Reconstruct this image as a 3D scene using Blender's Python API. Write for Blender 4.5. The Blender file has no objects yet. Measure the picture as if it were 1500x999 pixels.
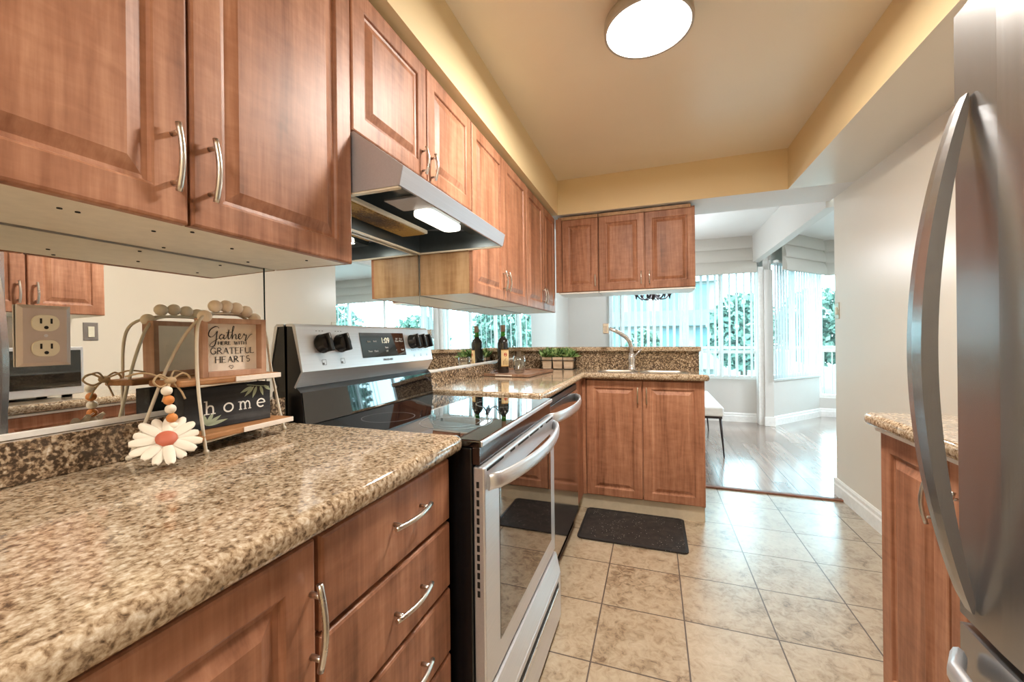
import bpy, bmesh, math, random
from mathutils import Vector, Matrix
random.seed(7)
SC = bpy.context.scene
COL = SC.collection
R = math.radians

# ------------------------------------------------------------------ camera, world, lights, exposure
CAM = (1.018, 0.0, 1.146)
TH = 0.3392
cd = bpy.data.cameras.new('camera'); cam = bpy.data.objects.new('camera', cd); COL.objects.link(cam)
cam.matrix_world = Matrix.Translation(CAM) @ Matrix.Rotation(TH, 4, 'Z') @ Matrix.Rotation(R(90), 4, 'X') @ Matrix.Rotation(-0.011, 4, 'Z')
cd.sensor_width = 36.0; cd.lens = 36.0 * 590.0 / 1500.0
cd.shift_y = -4.5 / 1500.0
cd.clip_start = 0.02; cd.clip_end = 200
SC.camera = cam
SC.view_settings.view_transform = 'Standard'; SC.view_settings.look = 'None'
SC.view_settings.gamma = 1.0; SC.view_settings.use_curve_mapping = False
SC.view_settings.exposure = 0.12
SC.render.engine = 'CYCLES'
cy = SC.cycles
cy.use_denoising = True
cy.max_bounces = 10; cy.diffuse_bounces = 5; cy.glossy_bounces = 6; cy.transmission_bounces = 8; cy.transparent_max_bounces = 16
cy.sample_clamp_indirect = 6.0
cy.caustics_reflective = True; cy.caustics_refractive = False
cy.blur_glossy = 0.3

W = bpy.data.worlds.new('world'); SC.world = W; W.use_nodes = True
bg = W.node_tree.nodes['Background']
bg.inputs[0].default_value = (0.68, 0.86, 1.0, 1); bg.inputs[1].default_value = 12.5

def light(name, typ, loc, energy, color=(1, 1, 1), rot=(0, 0, 0), size=0.3, sizey=None, shape=None, portal=False):
    ld = bpy.data.lights.new(name, typ); ld.energy = energy; ld.color = color
    if typ == 'AREA':
        ld.size = size
        if shape: ld.shape = shape
        if sizey: ld.shape = 'RECTANGLE'; ld.size_y = sizey
        if portal: ld.cycles.is_portal = True
    elif typ == 'SUN': ld.angle = size
    else: ld.shadow_soft_size = size
    o = bpy.data.objects.new(name, ld); COL.objects.link(o); o.location = loc; o.rotation_euler = rot
    return o
WARM = (1.0, 0.94, 0.85)
light('sun', 'SUN', (3, 9, 8), 3.0, (1.0, 0.97, 0.92), (R(40), 0, R(20)), 0.1)
# daylight portals at the windows
light('window_portal', 'AREA', (1.36, 6.12, 1.3), 1, rot=(R(-90), 0, 0), size=1.9, sizey=1.5, portal=True)
light('window_portal', 'AREA', (4.5, 6.84, 1.2), 1, rot=(R(-90), 0, 0), size=2.8, sizey=1.9, portal=True)
light('window_portal', 'AREA', (2.84, 6.42, 1.3), 1, rot=(R(-90), 0, R(47.5)), size=1.1, sizey=1.5, portal=True)
# the kitchen's ceiling lamp, then two added fill lights
light('ceiling_lamp_light', 'AREA', (1.008, 1.64, 2.318), 44, WARM, size=0.30, shape='DISK')
light('rear_fill_light', 'AREA', (0.95, -0.95, 2.30), 34, (1.0, 0.95, 0.88), size=0.5, shape='DISK')  # fill added behind the camera to brighten the kitchen, no fixture there
light('living_fill_light', 'AREA', (3.7, 4.5, 2.36), 60, (0.84, 0.92, 1.0), size=0.6, shape='DISK')  # unseen cool fill added to brighten the dining side, no fixture there
light('chandelier_light', 'POINT', (1.01, 4.8, 1.86), 34, (0.88, 0.94, 1.0), size=0.12)

# ------------------------------------------------------------------ materials
def srgb(r, g, b):
    f = lambda c: (c / 255 / 12.92) if c <= 10 else ((c / 255 + 0.055) / 1.055) ** 2.4
    return (f(r), f(g), f(b), 1.0)
class NT:
    def __init__(s, name):
        s.m = bpy.data.materials.new(name); s.m.use_nodes = True
        s.t = s.m.node_tree; s.n = s.t.nodes; s.b = s.n['Principled BSDF']; s.out = s.n['Material Output']
    def add(s, typ, **k):
        x = s.n.new(typ)
        for a, v in k.items(): setattr(x, a, v)
        return x
    def l(s, a, b): s.t.links.new(a, b)
    def math(s, op, a, b=None, c=None):
        x = s.add('ShaderNodeMath', operation=op)
        for i, v in enumerate((a, b, c)):
            if v is None: continue
            if isinstance(v, (int, float)): x.inputs[i].default_value = v
            else: s.l(v, x.inputs[i])
        return x.outputs[0]
    def coord(s, scale=(1, 1, 1), kind='Object', loc=(0, 0, 0), rot=(0, 0, 0)):
        if kind == 'World': o = s.add('ShaderNodeNewGeometry').outputs['Position']
        else: o = s.add('ShaderNodeTexCoord').outputs[kind]
        mp = s.add('ShaderNodeMapping'); mp.inputs['Scale'].default_value = scale
        mp.inputs['Location'].default_value = loc; mp.inputs['Rotation'].default_value = rot
        s.l(o, mp.inputs[0]); return mp.outputs[0]
    def noise(s, vec, scale=5, detail=4, rough=0.55, dist=0.0):
        x = s.add('ShaderNodeTexNoise'); s.l(vec, x.inputs['Vector'])
        x.inputs['Scale'].default_value = scale; x.inputs['Detail'].default_value = detail
        x.inputs['Roughness'].default_value = rough; x.inputs['Distortion'].default_value = dist
        return x.outputs[0]
    def ramp(s, fac, stops, interp='LINEAR'):
        x = s.add('ShaderNodeValToRGB'); s.l(fac, x.inputs[0]); e = x.color_ramp; e.interpolation = interp
        while len(e.elements) < len(stops): e.elements.new(0.5)
        for i, (p, c) in enumerate(stops): e.elements[i].position = p; e.elements[i].color = c
        return x.outputs[0]
    def mix(s, fac, a, b, mode='MIX'):
        x = s.add('ShaderNodeMix', data_type='RGBA', blend_type=mode)
        for i, v in ((0, fac), (6, a), (7, b)):
            if isinstance(v, (int, float)): x.inputs[i].default_value = v
            elif isinstance(v, tuple): x.inputs[i].default_value = v
            else: s.l(v, x.inputs[i])
        return x.outputs[2]
    def bump(s, h, strength=0.2, dist=0.002):
        x = s.add('ShaderNodeBump'); x.inputs['Strength'].default_value = strength; x.inputs['Distance'].default_value = dist
        s.l(h, x.inputs['Height']); s.l(x.outputs[0], s.b.inputs['Normal'])
    def set(s, **k):
        nm = dict(rough='Roughness', metal='Metallic', spec='Specular IOR Level', coat='Coat Weight', coatr='Coat Roughness', trans='Transmission Weight', ior='IOR', alpha='Alpha', estr='Emission Strength')
        for a, v in k.items():
            i = s.b.inputs[{'col': 'Base Color', 'ecol': 'Emission Color'}.get(a, nm.get(a, a))]
            if isinstance(v, (int, float, tuple)): i.default_value = v
            else: s.l(v, i)
        return s
def plain(name, c, rough=0.5, metal=0.0, **k):
    t = NT(name); t.set(rough=rough, metal=metal, **k)
    v = t.coord(); n = t.noise(v, 30, 3)
    lo = tuple(x * 0.94 for x in c[:3]) + (1,); hi = tuple(min(1, x * 1.05) for x in c[:3]) + (1,)
    t.set(col=t.ramp(n, [(0.3, lo), (0.7, hi)])); return t.m
def wood(name, axis='z', cols=None, rough=0.38):
    t = NT(name)
    cols = cols or [srgb(98, 62, 43), srgb(142, 95, 70), srgb(164, 114, 87), srgb(188, 140, 111)]
    sc = {'z': (1, 1, 0.07), 'y': (1, 0.07, 1), 'x': (0.07, 1, 1)}[axis]
    rnd = t.add('ShaderNodeObjectInfo').outputs['Random']
    base = t.add('ShaderNodeTexCoord').outputs['Object']
    off = t.add('ShaderNodeVectorMath', operation='ADD'); t.l(base, off.inputs[0])
    cmb = t.add('ShaderNodeCombineXYZ'); r10 = t.math('MULTIPLY', rnd, 7.3)
    for i in range(3): t.l(r10, cmb.inputs[i])
    t.l(cmb.outputs[0], off.inputs[1])
    def mp(scale):
        m = t.add('ShaderNodeMapping'); m.inputs['Scale'].default_value = scale; t.l(off.outputs[0], m.inputs[0]); return m.outputs[0]
    n1 = t.noise(mp(sc), 14, 5, 0.6, 0.6)
    n2 = t.noise(mp(tuple(x * (1 if x < 1 else 1) for x in sc)), 90, 3, 0.6)
    fig = t.noise(mp((1, 1, 1.0) if axis != 'z' else (0.5, 0.5, 1.6)), 26, 3, 0.6, 0.4)
    big = t.noise(mp((1, 1, 0.35)), 5, 2)
    a = t.math('ADD', t.math('MULTIPLY', n1, 0.55), t.math('MULTIPLY', n2, 0.25))
    a = t.math('ADD', a, t.math('MULTIPLY', fig, 0.17)); a = t.math('ADD', a, t.math('MULTIPLY', big, 0.18))
    c = t.ramp(a, [(0.38, cols[0]), (0.51, cols[1]), (0.605, cols[2]), (0.73, cols[3])])
    t.set(col=c, rough=rough + 0.06, spec=0.32); t.bump(n2, 0.06, 0.001)
    return t.m
def granite(name, scale=110.0, dark=0.0, con=1.0):
    t = NT(name); v = t.coord(kind='World')
    n = t.noise(v, scale, 4, 0.6, 0.6); n2 = t.noise(v, scale * 3.1, 3, 0.7); big = t.noise(v, 6, 2)
    vo = t.add('ShaderNodeTexVoronoi', feature='SMOOTH_F1'); vo.inputs['Scale'].default_value = scale * 1.7; t.l(v, vo.inputs['Vector'])
    sep = t.add('ShaderNodeSeparateColor'); t.l(vo.outputs['Color'], sep.inputs[0])
    f = t.math('ADD', t.math('MULTIPLY', n, 0.9 * con), t.math('MULTIPLY', n2, 0.28))
    f = t.math('ADD', f, t.math('MULTIPLY', sep.outputs[0], 0.30 * con)); f = t.math('ADD', f, t.math('MULTIPLY', big, 0.10))
    f = t.math('SUBTRACT', f, 0.60 * con + 0.19 - 0.49 + dark)
    c = t.ramp(f, [(0.20, srgb(66, 52, 40)), (0.33, srgb(120, 98, 76)), (0.45, srgb(164, 142, 116)), (0.58, srgb(190, 172, 148)), (0.76, srgb(216, 205, 188))])
    t.set(col=c, rough=0.09, spec=0.5, coat=0.3, coatr=0.03)
    return t.m
def steel(name, c=(0.62, 0.61, 0.60), rough=0.26, axis=None, metal=1.0):
    t = NT(name); sc = {'z': (300, 300, 3), 'y': (300, 3, 300), 'x': (3, 300, 300), None: (20, 20, 20)}[axis]
    n = t.noise(t.coord(sc, 'World'), 1, 3)
    cc = t.ramp(n, [(0.3, (c[0] * .92, c[1] * .92, c[2] * .92, 1)), (0.7, (c[0], c[1], c[2], 1))])
    rr = t.math('ADD', t.math('MULTIPLY', n, 0.06), rough - 0.03)
    t.set(col=cc, metal=metal, rough=rr); return t.m
def tile_mat():
    t = NT('floor_tile'); pos = t.coord(kind='World')
    s = t.add('ShaderNodeSeparateXYZ'); t.l(pos, s.inputs[0]); S = 0.3269
    gx = t.math('DIVIDE', t.math('SUBTRACT', s.outputs[0], 1.121 - 10 * S), S)
    gy = t.math('DIVIDE', t.math('SUBTRACT', s.outputs[1], 2.7365 - 20 * S), S)
    def edge(g):
        f = t.math('FRACT', g); return t.math('MINIMUM', f, t.math('SUBTRACT', 1.0, f))
    e = t.math('MINIMUM', edge(gx), edge(gy))
    grout = t.math('LESS_THAN', e, 0.0085)
    cm = t.add('ShaderNodeCombineXYZ'); t.l(t.math('FLOOR', gx), cm.inputs[0]); t.l(t.math('FLOOR', gy), cm.inputs[1])
    wn = t.add('ShaderNodeTexWhiteNoise'); t.l(cm.outputs[0], wn.inputs[0])
    ofs = t.add('ShaderNodeVectorMath', operation='MULTIPLY_ADD'); t.l(wn.outputs['Color'], ofs.inputs[0]); ofs.inputs[1].default_value = (9, 9, 9); t.l(pos, ofs.inputs[2])
    n1 = t.noise(ofs.outputs[0], 6, 6, 0.62, 0.8); n2 = t.noise(ofs.outputs[0], 26, 5, 0.7, 1.2)
    f = t.math('ADD', t.math('MULTIPLY', n1, 0.42), t.math('MULTIPLY', n2, 0.58))
    f = t.math('ADD', f, t.math('MULTIPLY', t.math('SUBTRACT', wn.outputs['Value'], 0.5), 0.06))
    c = t.ramp(f, [(0.35, srgb(104, 84, 62)), (0.42, srgb(150, 130, 104)), (0.50, srgb(172, 154, 129)), (0.66, srgb(188, 173, 151))])
    t.set(col=t.mix(grout, c, srgb(74, 58, 46)), rough=t.math('ADD', t.math('MULTIPLY', grout, 0.3), 0.36), spec=1.0, coat=1.0, coatr=0.26)
    t.bump(t.math('SUBTRACT', 1.0, grout), 0.4, 0.002)
    return t.m
def plank_mat():
    t = NT('laminate_planks'); pos = t.coord(kind='World')
    s = t.add('ShaderNodeSeparateXYZ'); t.l(pos, s.inputs[0])
    gx = t.math('DIVIDE', s.outputs[0], 0.125); col = t.math('FLOOR', gx)
    wn0 = t.add('ShaderNodeTexWhiteNoise', noise_dimensions='1D'); t.l(col, wn0.inputs['W'])
    gy = t.math('ADD', t.math('DIVIDE', s.outputs[1], 1.2), wn0.outputs['Value'])
    f = t.math('FRACT', gx); ex = t.math('MINIMUM', f, t.math('SUBTRACT', 1.0, f))
    f2 = t.math('FRACT', gy); ey = t.math('MINIMUM', f2, t.math('SUBTRACT', 1.0, f2))
    gap = t.math('MAXIMUM', t.math('LESS_THAN', ex, 0.018), t.math('LESS_THAN', ey, 0.002))
    cm = t.add('ShaderNodeCombineXYZ'); t.l(col, cm.inputs[0]); t.l(t.math('FLOOR', gy), cm.inputs[1])
    wn = t.add('ShaderNodeTexWhiteNoise'); t.l(cm.outputs[0], wn.inputs[0])
    mp = t.add('ShaderNodeMapping'); mp.inputs['Scale'].default_value = (1, 0.06, 1); t.l(pos, mp.inputs[0])
    ofs = t.add('ShaderNodeVectorMath', operation='MULTIPLY_ADD'); t.l(wn.outputs['Color'], ofs.inputs[0]); ofs.inputs[1].default_value = (5, 5, 5); t.l(mp.outputs[0], ofs.inputs[2])
    n = t.noise(ofs.outputs[0], 30, 4, 0.6, 0.5)
    v = t.math('ADD', t.math('MULTIPLY', n, 0.7), t.math('MULTIPLY', wn.outputs['Value'], 0.3))
    c = t.ramp(v, [(0.25, srgb(112, 94, 84)), (0.5, srgb(148, 128, 116)), (0.75, srgb(172, 154, 142))])
    t.set(col=t.mix(gap, c, srgb(84, 70, 64)), rough=0.2, coat=0.6, coatr=0.15, spec=0.6); return t.m
def paint(name, c, rough=0.55):
    t = NT(name); n = t.noise(t.coord(kind='World'), 2.2, 3); n2 = t.noise(t.coord(kind='World'), 160, 2)
    lo = tuple(x * 0.96 for x in c[:3]) + (1,)
    t.set(col=t.ramp(n, [(0.3, lo), (0.7, c)]), rough=rough); t.bump(n2, 0.05, 0.001); return t.m
def glassy(name, tint=(0.85, 0.97, 0.96, 1), k=0.6, p=4.0, base=0.035):
    t = NT(name); t.n.remove(t.b)
    tr = t.add('ShaderNodeBsdfTransparent'); tr.inputs[0].default_value = tint
    gl = t.add('ShaderNodeBsdfGlossy'); gl.inputs['Roughness'].default_value = 0.02
    fr = t.add('ShaderNodeLayerWeight'); fr.inputs[0].default_value = 0.5
    mx = t.add('ShaderNodeMixShader'); t.l(t.math('MULTIPLY_ADD', t.math('POWER', fr.outputs['Facing'], p), k, base), mx.inputs[0]); t.l(tr.outputs[0], mx.inputs[1]); t.l(gl.outputs[0], mx.inputs[2])
    t.l(mx.outputs[0], t.out.inputs[0]); return t.m
def fabric(name, c, transl=0.4):
    t = NT(name); n = t.noise(t.coord((1, 1, 1), 'World'), 300, 2)
    cc = t.ramp(n, [(0.3, tuple(x * 0.93 for x in c[:3]) + (1,)), (0.7, c)])
    t.set(col=cc, rough=0.85)
    tl = t.add('ShaderNodeBsdfTranslucent'); t.l(cc, tl.inputs[0])
    mx = t.add('ShaderNodeMixShader'); mx.inputs[0].default_value = transl; t.l(t.b.outputs[0], mx.inputs[1]); t.l(tl.outputs[0], mx.inputs[2]); t.l(mx.outputs[0], t.out.inputs[0]); return t.m
def emit(name, c, s):
    t = NT(name); t.set(col=c, ecol=c, estr=s, rough=0.4); return t.m

M = {}
M['wood'] = wood('reddish_maple')
M['wood_side'] = wood('golden_maple_side', cols=[srgb(118, 84, 54), srgb(150, 114, 80), srgb(170, 134, 98), srgb(186, 152, 116)])
M['granite'] = granite('speckled_granite', 120)
M['granite_splash'] = granite('coarse_granite', 120, 0.15, 1.45)
M['steel'] = steel('brushed_steel', (0.70, 0.71, 0.74), 0.34, 'y', 0.72)
M['steel_v'] = steel('brushed_steel_vertical', (0.40, 0.402, 0.41), 0.23, 'z', 0.82)
M['steel_dw'] = steel('polished_steel', (0.60, 0.60, 0.60), 0.13, 'y')
M['nickel'] = steel('satin_nickel', (0.66, 0.63, 0.58), 0.28)
M['chrome'] = steel('chrome', (0.74, 0.75, 0.76), 0.16, None, 0.8)
M['brass'] = steel('aged_nickel', (0.60, 0.52, 0.40), 0.28)
M['mirror'] = steel('mirror_silver', (0.90, 0.93, 0.92), 0.03)
t = NT('mirror_silver'); t.set(col=(0.88, 0.91, 0.90, 1), metal=1.0, rough=0.0); M['mirror'] = t.m
M['mirror_edge'] = plain('mirror_glass_edge', srgb(46, 74, 70), 0.2)
M['tile'] = tile_mat(); M['plank'] = plank_mat()
M['cream'] = paint('cream_paint', srgb(224, 203, 160)); M['ceil'] = paint('ceiling_paint', srgb(234, 222, 198), 0.34)
M['white_wall'] = paint('off_white_paint', srgb(219, 210, 195), 0.32); M['grey_wall'] = paint('pale_grey_paint', srgb(210, 206, 200))
M['white'] = plain('white_gloss', srgb(236, 234, 230), 0.35); M['dining_ceiling'] = paint('white_ceiling_paint', srgb(224, 220, 216))
M['melamine'] = plain('cream_melamine', srgb(226, 218, 200), 0.4)
M['black'] = plain('black_enamel', srgb(16, 16, 18), 0.25); M['blackglass'] = plain('black_glass', srgb(8, 8, 10), 0.03, spec=0.8, coat=1.0, coatr=0.02)
M['ovenglass'] = plain('oven_door_glass', srgb(14, 13, 14), 0.03, spec=1.0, coat=1.0, coatr=0.02)
M['dark'] = plain('dark_shadow_gap', srgb(20, 16, 14), 0.7); M['rubber'] = plain('black_rubber', srgb(30, 28, 28), 0.6)
M['plastic'] = plain('black_plastic', srgb(18, 18, 20), 0.3); M['ivory'] = plain('ivory_plastic', srgb(226, 220, 200), 0.4)
M['kick'] = plain('cream_toe_kick', srgb(190, 176, 152), 0.4)
M['thresh'] = wood('threshold_wood', 'x', [srgb(70, 44, 34), srgb(110, 72, 56), srgb(140, 96, 76), srgb(160, 116, 92)])
M['glow'] = emit('lamp_diffuser', (1.0, 0.96, 0.90, 1), 4.0); M['hoodglow'] = emit('hood_lamp_lens', (1.0, 0.96, 0.84, 1), 2.2)
M['ring'] = plain('grey_lamp_ring', srgb(170, 160, 146), 0.35)
M['hood'] = steel('hood_steel', (0.50, 0.51, 0.56), 0.42, 'y', 0.6); M['hood_in'] = plain('dark_hood_lining', srgb(104, 112, 116), 0.3, 0.7)
M['pane'] = glassy('window_pane', (0.86, 0.98, 0.97, 1)); M['slat'] = fabric('blind_slat_fabric', srgb(222, 226, 228), 0.4); M['valance'] = fabric('valance_fabric', srgb(214, 208, 198), 0.25)
M['sink'] = steel('sink_steel', (0.70, 0.69, 0.66), 0.3)
def filter_mat():
    t = NT('greasy_filter'); v = t.coord()
    vo = t.add('ShaderNodeTexVoronoi'); vo.inputs['Scale'].default_value = 160; t.l(v, vo.inputs['Vector'])
    ln = t.add('ShaderNodeVectorMath', operation='LENGTH'); mp = t.coord((5.5, 3.2, 1)); t.l(mp, ln.inputs[0])
    f = t.math('ADD', ln.outputs['Value'], t.math('MULTIPLY', t.noise(v, 30, 4), 0.7))
    f = t.math('ADD', f, t.math('MULTIPLY', vo.outputs['Distance'], 0.35))
    t.set(col=t.ramp(f, [(0.55, srgb(52, 34, 16)), (0.85, srgb(120, 84, 34)), (1.1, srgb(176, 140, 70))]), rough=0.5, metal=0.3); t.bump(vo.outputs['Distance'], 0.8, 0.004); return t.m
M['filter'] = filter_mat()
def mat_mat():
    t = NT('speckled_black_mat'); v = t.coord(kind='World')
    n = t.noise(v, 22, 5, 0.7); vo = t.add('ShaderNodeTexVoronoi'); vo.inputs['Scale'].default_value = 70; t.l(v, vo.inputs['Vector'])
    n3 = t.noise(v, 9, 3)
    sp = t.math('MULTIPLY', t.math('LESS_THAN', vo.outputs['Distance'], 0.16), t.math('GREATER_THAN', n3, 0.5))
    c = t.ramp(n, [(0.35, srgb(18, 15, 14)), (0.6, srgb(44, 36, 32)), (0.75, srgb(66, 58, 52))])
    t.set(col=t.mix(sp, c, srgb(150, 142, 134)), rough=0.75); t.bump(n, 0.5, 0.004); return t.m
M['mat'] = mat_mat()

# ------------------------------------------------------------------ mesh helpers
class B:
    """collects faces with material slots, then links them as one object"""
    def __init__(s): s.bm = bmesh.new(); s.mats = []
    def mi(s, m):
        if m not in s.mats: s.mats.append(m)
        return s.mats.index(m)
    def poly(s, pts, m, smooth=False):
        vs = [s.bm.verts.new(p) for p in pts]
        try: f = s.bm.faces.new(vs)
        except ValueError: return None
        f.material_index = s.mi(m); f.smooth = smooth; return f
    def box(s, x0, y0, z0, x1, y1, z1, m, bev=0.0, seg=2, T=None):
        b2 = bmesh.new(); bmesh.ops.create_cube(b2, size=1)
        for v in b2.verts: v.co = Vector(((x0 + x1) / 2 + v.co.x * (x1 - x0), (y0 + y1) / 2 + v.co.y * (y1 - y0), (z0 + z1) / 2 + v.co.z * (z1 - z0)))
        if bev: bmesh.ops.bevel(b2, geom=b2.edges[:], offset=bev, segments=seg, affect='EDGES', profile=0.5)
        s.merge(b2, m, T); return s
    def merge(s, b2, m, T=None, smooth=None):
        k = s.mi(m); mp = {}
        for v in b2.verts: mp[v] = s.bm.verts.new(T @ v.co if T else v.co)
        for f in b2.faces:
            try: g = s.bm.faces.new([mp[v] for v in f.verts])
            except ValueError: continue
            g.material_index = k; g.smooth = f.smooth if smooth is None else smooth
        b2.free()
    def prism(s, pts, axis, a, b_, m, bev=0.0, seg=3, T=None):
        """polygon pts in the two other axes, extruded along axis from a to b_"""
        b2 = bmesh.new()
        def P(p, h): return {'x': (h, p[0], p[1]), 'y': (p[0], h, p[1]), 'z': (p[0], p[1], h)}[axis]
        A = [b2.verts.new(P(p, a)) for p in pts]; Bv = [b2.verts.new(P(p, b_)) for p in pts]
        b2.faces.new(A); b2.faces.new(Bv[::-1]); n = len(pts)
        for i in range(n): b2.faces.new([A[i], Bv[i], Bv[(i + 1) % n], A[(i + 1) % n]])
        bmesh.ops.recalc_face_normals(b2, faces=b2.faces[:])
        if bev: bmesh.ops.bevel(b2, geom=b2.edges[:], offset=bev, segments=seg, affect='EDGES', profile=0.5)
        s.merge(b2, m, T); return s
    def tube(s, pts, r, m, n=8, ry=None, up=None, caps=True):
        pts = [Vector(p) for p in pts]; rings = []
        prev = None; k = s.mi(m)
        for i, p in enumerate(pts):
            d = (pts[min(i + 1, len(pts) - 1)] - pts[max(i - 1, 0)]).normalized()
            if prev is None:
                u = Vector(up) if up else (Vector((0, 0, 1)) if abs(d.z) < 0.9 else Vector((1, 0, 0)))
            else: u = prev
            u = (u - d * u.dot(d)).normalized(); v = d.cross(u); prev = u
            rr = r[i] if isinstance(r, (list, tuple)) else r; r2 = ry if ry else rr
            rings.append([s.bm.verts.new(p + u * rr * math.cos(2 * math.pi * j / n) + v * r2 * math.sin(2 * math.pi * j / n)) for j in range(n)])
        for a, b_ in zip(rings, rings[1:]):
            for j in range(n):
                f = s.bm.faces.new([a[j], a[(j + 1) % n], b_[(j + 1) % n], b_[j]]); f.smooth = True; f.material_index = k
        if caps:
            for q in (rings[0][::-1], rings[-1]):
                f = s.bm.faces.new(q); f.material_index = k
        return s
    def lathe(s, prof, c, m, n=24, axis='z', T=None, smooth=True):
        c = Vector(c); k = s.mi(m); rings = []
        for r, h in prof:
            ring = []
            for j in range(n):
                a = 2 * math.pi * j / n
                q = Vector((r * math.cos(a), r * math.sin(a), h))
                if axis == 'x': q = Vector((h, q.x, q.y))
                if axis == 'y': q = Vector((q.x, h, q.y))
                if T: q = T @ q
                ring.append(s.bm.verts.new(c + q))
            rings.append(ring)
        for a, b_ in zip(rings, rings[1:]):
            for j in range(n):
                f = s.bm.faces.new([a[j], a[(j + 1) % n], b_[(j + 1) % n], b_[j]]); f.smooth = smooth; f.material_index = k
        if prof[0][0] > 1e-6: f = s.bm.faces.new(rings[0][::-1]); f.material_index = k
        if prof[-1][0] > 1e-6: f = s.bm.faces.new(rings[-1]); f.material_index = k
        return s
    def ball(s, c, r, m, sx=1, sy=1, sz=1, T=None, u=12, v=8):
        b2 = bmesh.new(); bmesh.ops.create_uvsphere(b2, u_segments=u, v_segments=v, radius=r)
        for q in b2.verts:
            w = Vector((q.co.x * sx, q.co.y * sy, q.co.z * sz)); q.co = (T @ w if T else w) + Vector(c)
        s.merge(b2, m, smooth=True); return s
WORLD = {}
def wpos(o): return WORLD.get(o.name, Vector((0, 0, 0)))
def part(name, b, parent=None, origin=None, label=None, kind=None, recalc=True):
    bm = b.bm
    bmesh.ops.remove_doubles(bm, verts=bm.verts[:], dist=1e-6)
    if recalc: bmesh.ops.recalc_face_normals(bm, faces=bm.faces[:])
    lo = Vector([min(v.co[i] for v in bm.verts) for i in range(3)]); hi = Vector([max(v.co[i] for v in bm.verts) for i in range(3)])
    org = Vector(origin) if origin else Vector(((lo.x + hi.x) / 2, (lo.y + hi.y) / 2, lo.z))
    bmesh.ops.translate(bm, verts=bm.verts[:], vec=-org)
    me = bpy.data.meshes.new(name); bm.to_mesh(me); bm.free()
    for m in b.mats: me.materials.append(m)
    o = bpy.data.objects.new(name, me); COL.objects.link(o)
    WORLD[o.name] = org
    if parent: o.parent = parent; o.location = org - wpos(parent)
    else: o.location = org
    if label: o['label'] = label
    if kind: o['kind'] = kind
    return o
def struct(name, b, parent=None): return part(name, b, parent, kind=None if parent else 'structure')
def tag(o, label, cat, group=None):
    o['label'] = label; o['category'] = cat
    if group: o['group'] = group
    return o
def thing(name, loc, label, cat, group=None):
    o = bpy.data.objects.new(name, None); COL.objects.link(o); o.location = loc; o.empty_display_size = 0.05
    WORLD[o.name] = Vector(loc); return tag(o, label, cat, group)
def copy_tree(o, offset, label, group=None):
    c = o.copy(); COL.objects.link(c); c.location = o.location + Vector(offset); c['label'] = label
    if group: c['group'] = group
    WORLD[c.name] = wpos(o) + Vector(offset)
    def kids(a, b_):
        for ch in list(a.children):
            d = ch.copy(); COL.objects.link(d); d.parent = b_; kids(ch, d)
    kids(o, c); return c
class Fr:
    """frame: origin, U across, V up, N outwards"""
    def __init__(s, o, U, V, N): s.o, s.U, s.V, s.N = map(Vector, (o, U, V, N))
    def __call__(s, u, v, w=0): return s.o + s.U * u + s.V * v + s.N * w
FX = lambda x: Fr((x, 0, 0), (0, 1, 0), (0, 0, 1), (1, 0, 0))      # faces +x, u = y
FXN = lambda x: Fr((x, 0, 0), (0, 1, 0), (0, 0, 1), (-1, 0, 0))    # faces -x, u = y
FY = lambda y: Fr((0, y, 0), (1, 0, 0), (0, 0, 1), (0, -1, 0))     # faces -y, u = x
RAISED = [(0.0, -0.019), (0.0, -0.005), (0.0015, -0.0015), (0.005, 0.0), (0.050, 0.0), (0.053, -0.0015), (0.056, -0.007), (0.063, -0.0085), (0.066, -0.0075), (0.082, -0.0012), (0.085, 0.0)]
SLAB = [(0.0, -0.019), (0.0, -0.006), (0.002, -0.002), (0.006, 0.0), (0.010, 0.0)]
def panel(F, u0, u1, v0, v1, m, prof=RAISED, k=1.0):
    b = B(); loops = []
    for d, w in prof:
        d *= k
        loops.append([b.bm.verts.new(F(*q, w)) for q in ((u0 + d, v0 + d), (u1 - d, v0 + d), (u1 - d, v1 - d), (u0 + d, v1 - d))])
    mi = b.mi(m)
    for a, c in zip(loops, loops[1:]):
        for j in range(4): b.bm.faces.new([a[j], a[(j + 1) % 4], c[(j + 1) % 4], c[j]])
    b.bm.faces.new(loops[-1]); b.bm.faces.new(loops[0][::-1])
    return b
def pull(F, u0, v0, u1, v1, m, h=0.026, r=0.0048, n=12, posts=0.14):
    """bow pull between two points of the face"""
    b = B(); pts = []
    for i in range(n + 1):
        t_ = i / n; pts.append(F(u0 + (u1 - u0) * t_, v0 + (v1 - v0) * t_, h * (0.62 + 0.38 * math.sin(math.pi * t_))))
    b.tube(pts, r, m, 10)
    for t_ in (posts, 1 - posts):
        b.tube([F(u0 + (u1 - u0) * t_, v0 + (v1 - v0) * t_, 0.0), F(u0 + (u1 - u0) * t_, v0 + (v1 - v0) * t_, h * 0.85)], r * 0.85, m, 8)
    return b
def bx(*a, m, bev=0.0, seg=2): return B().box(*a, m, bev, seg)

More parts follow.
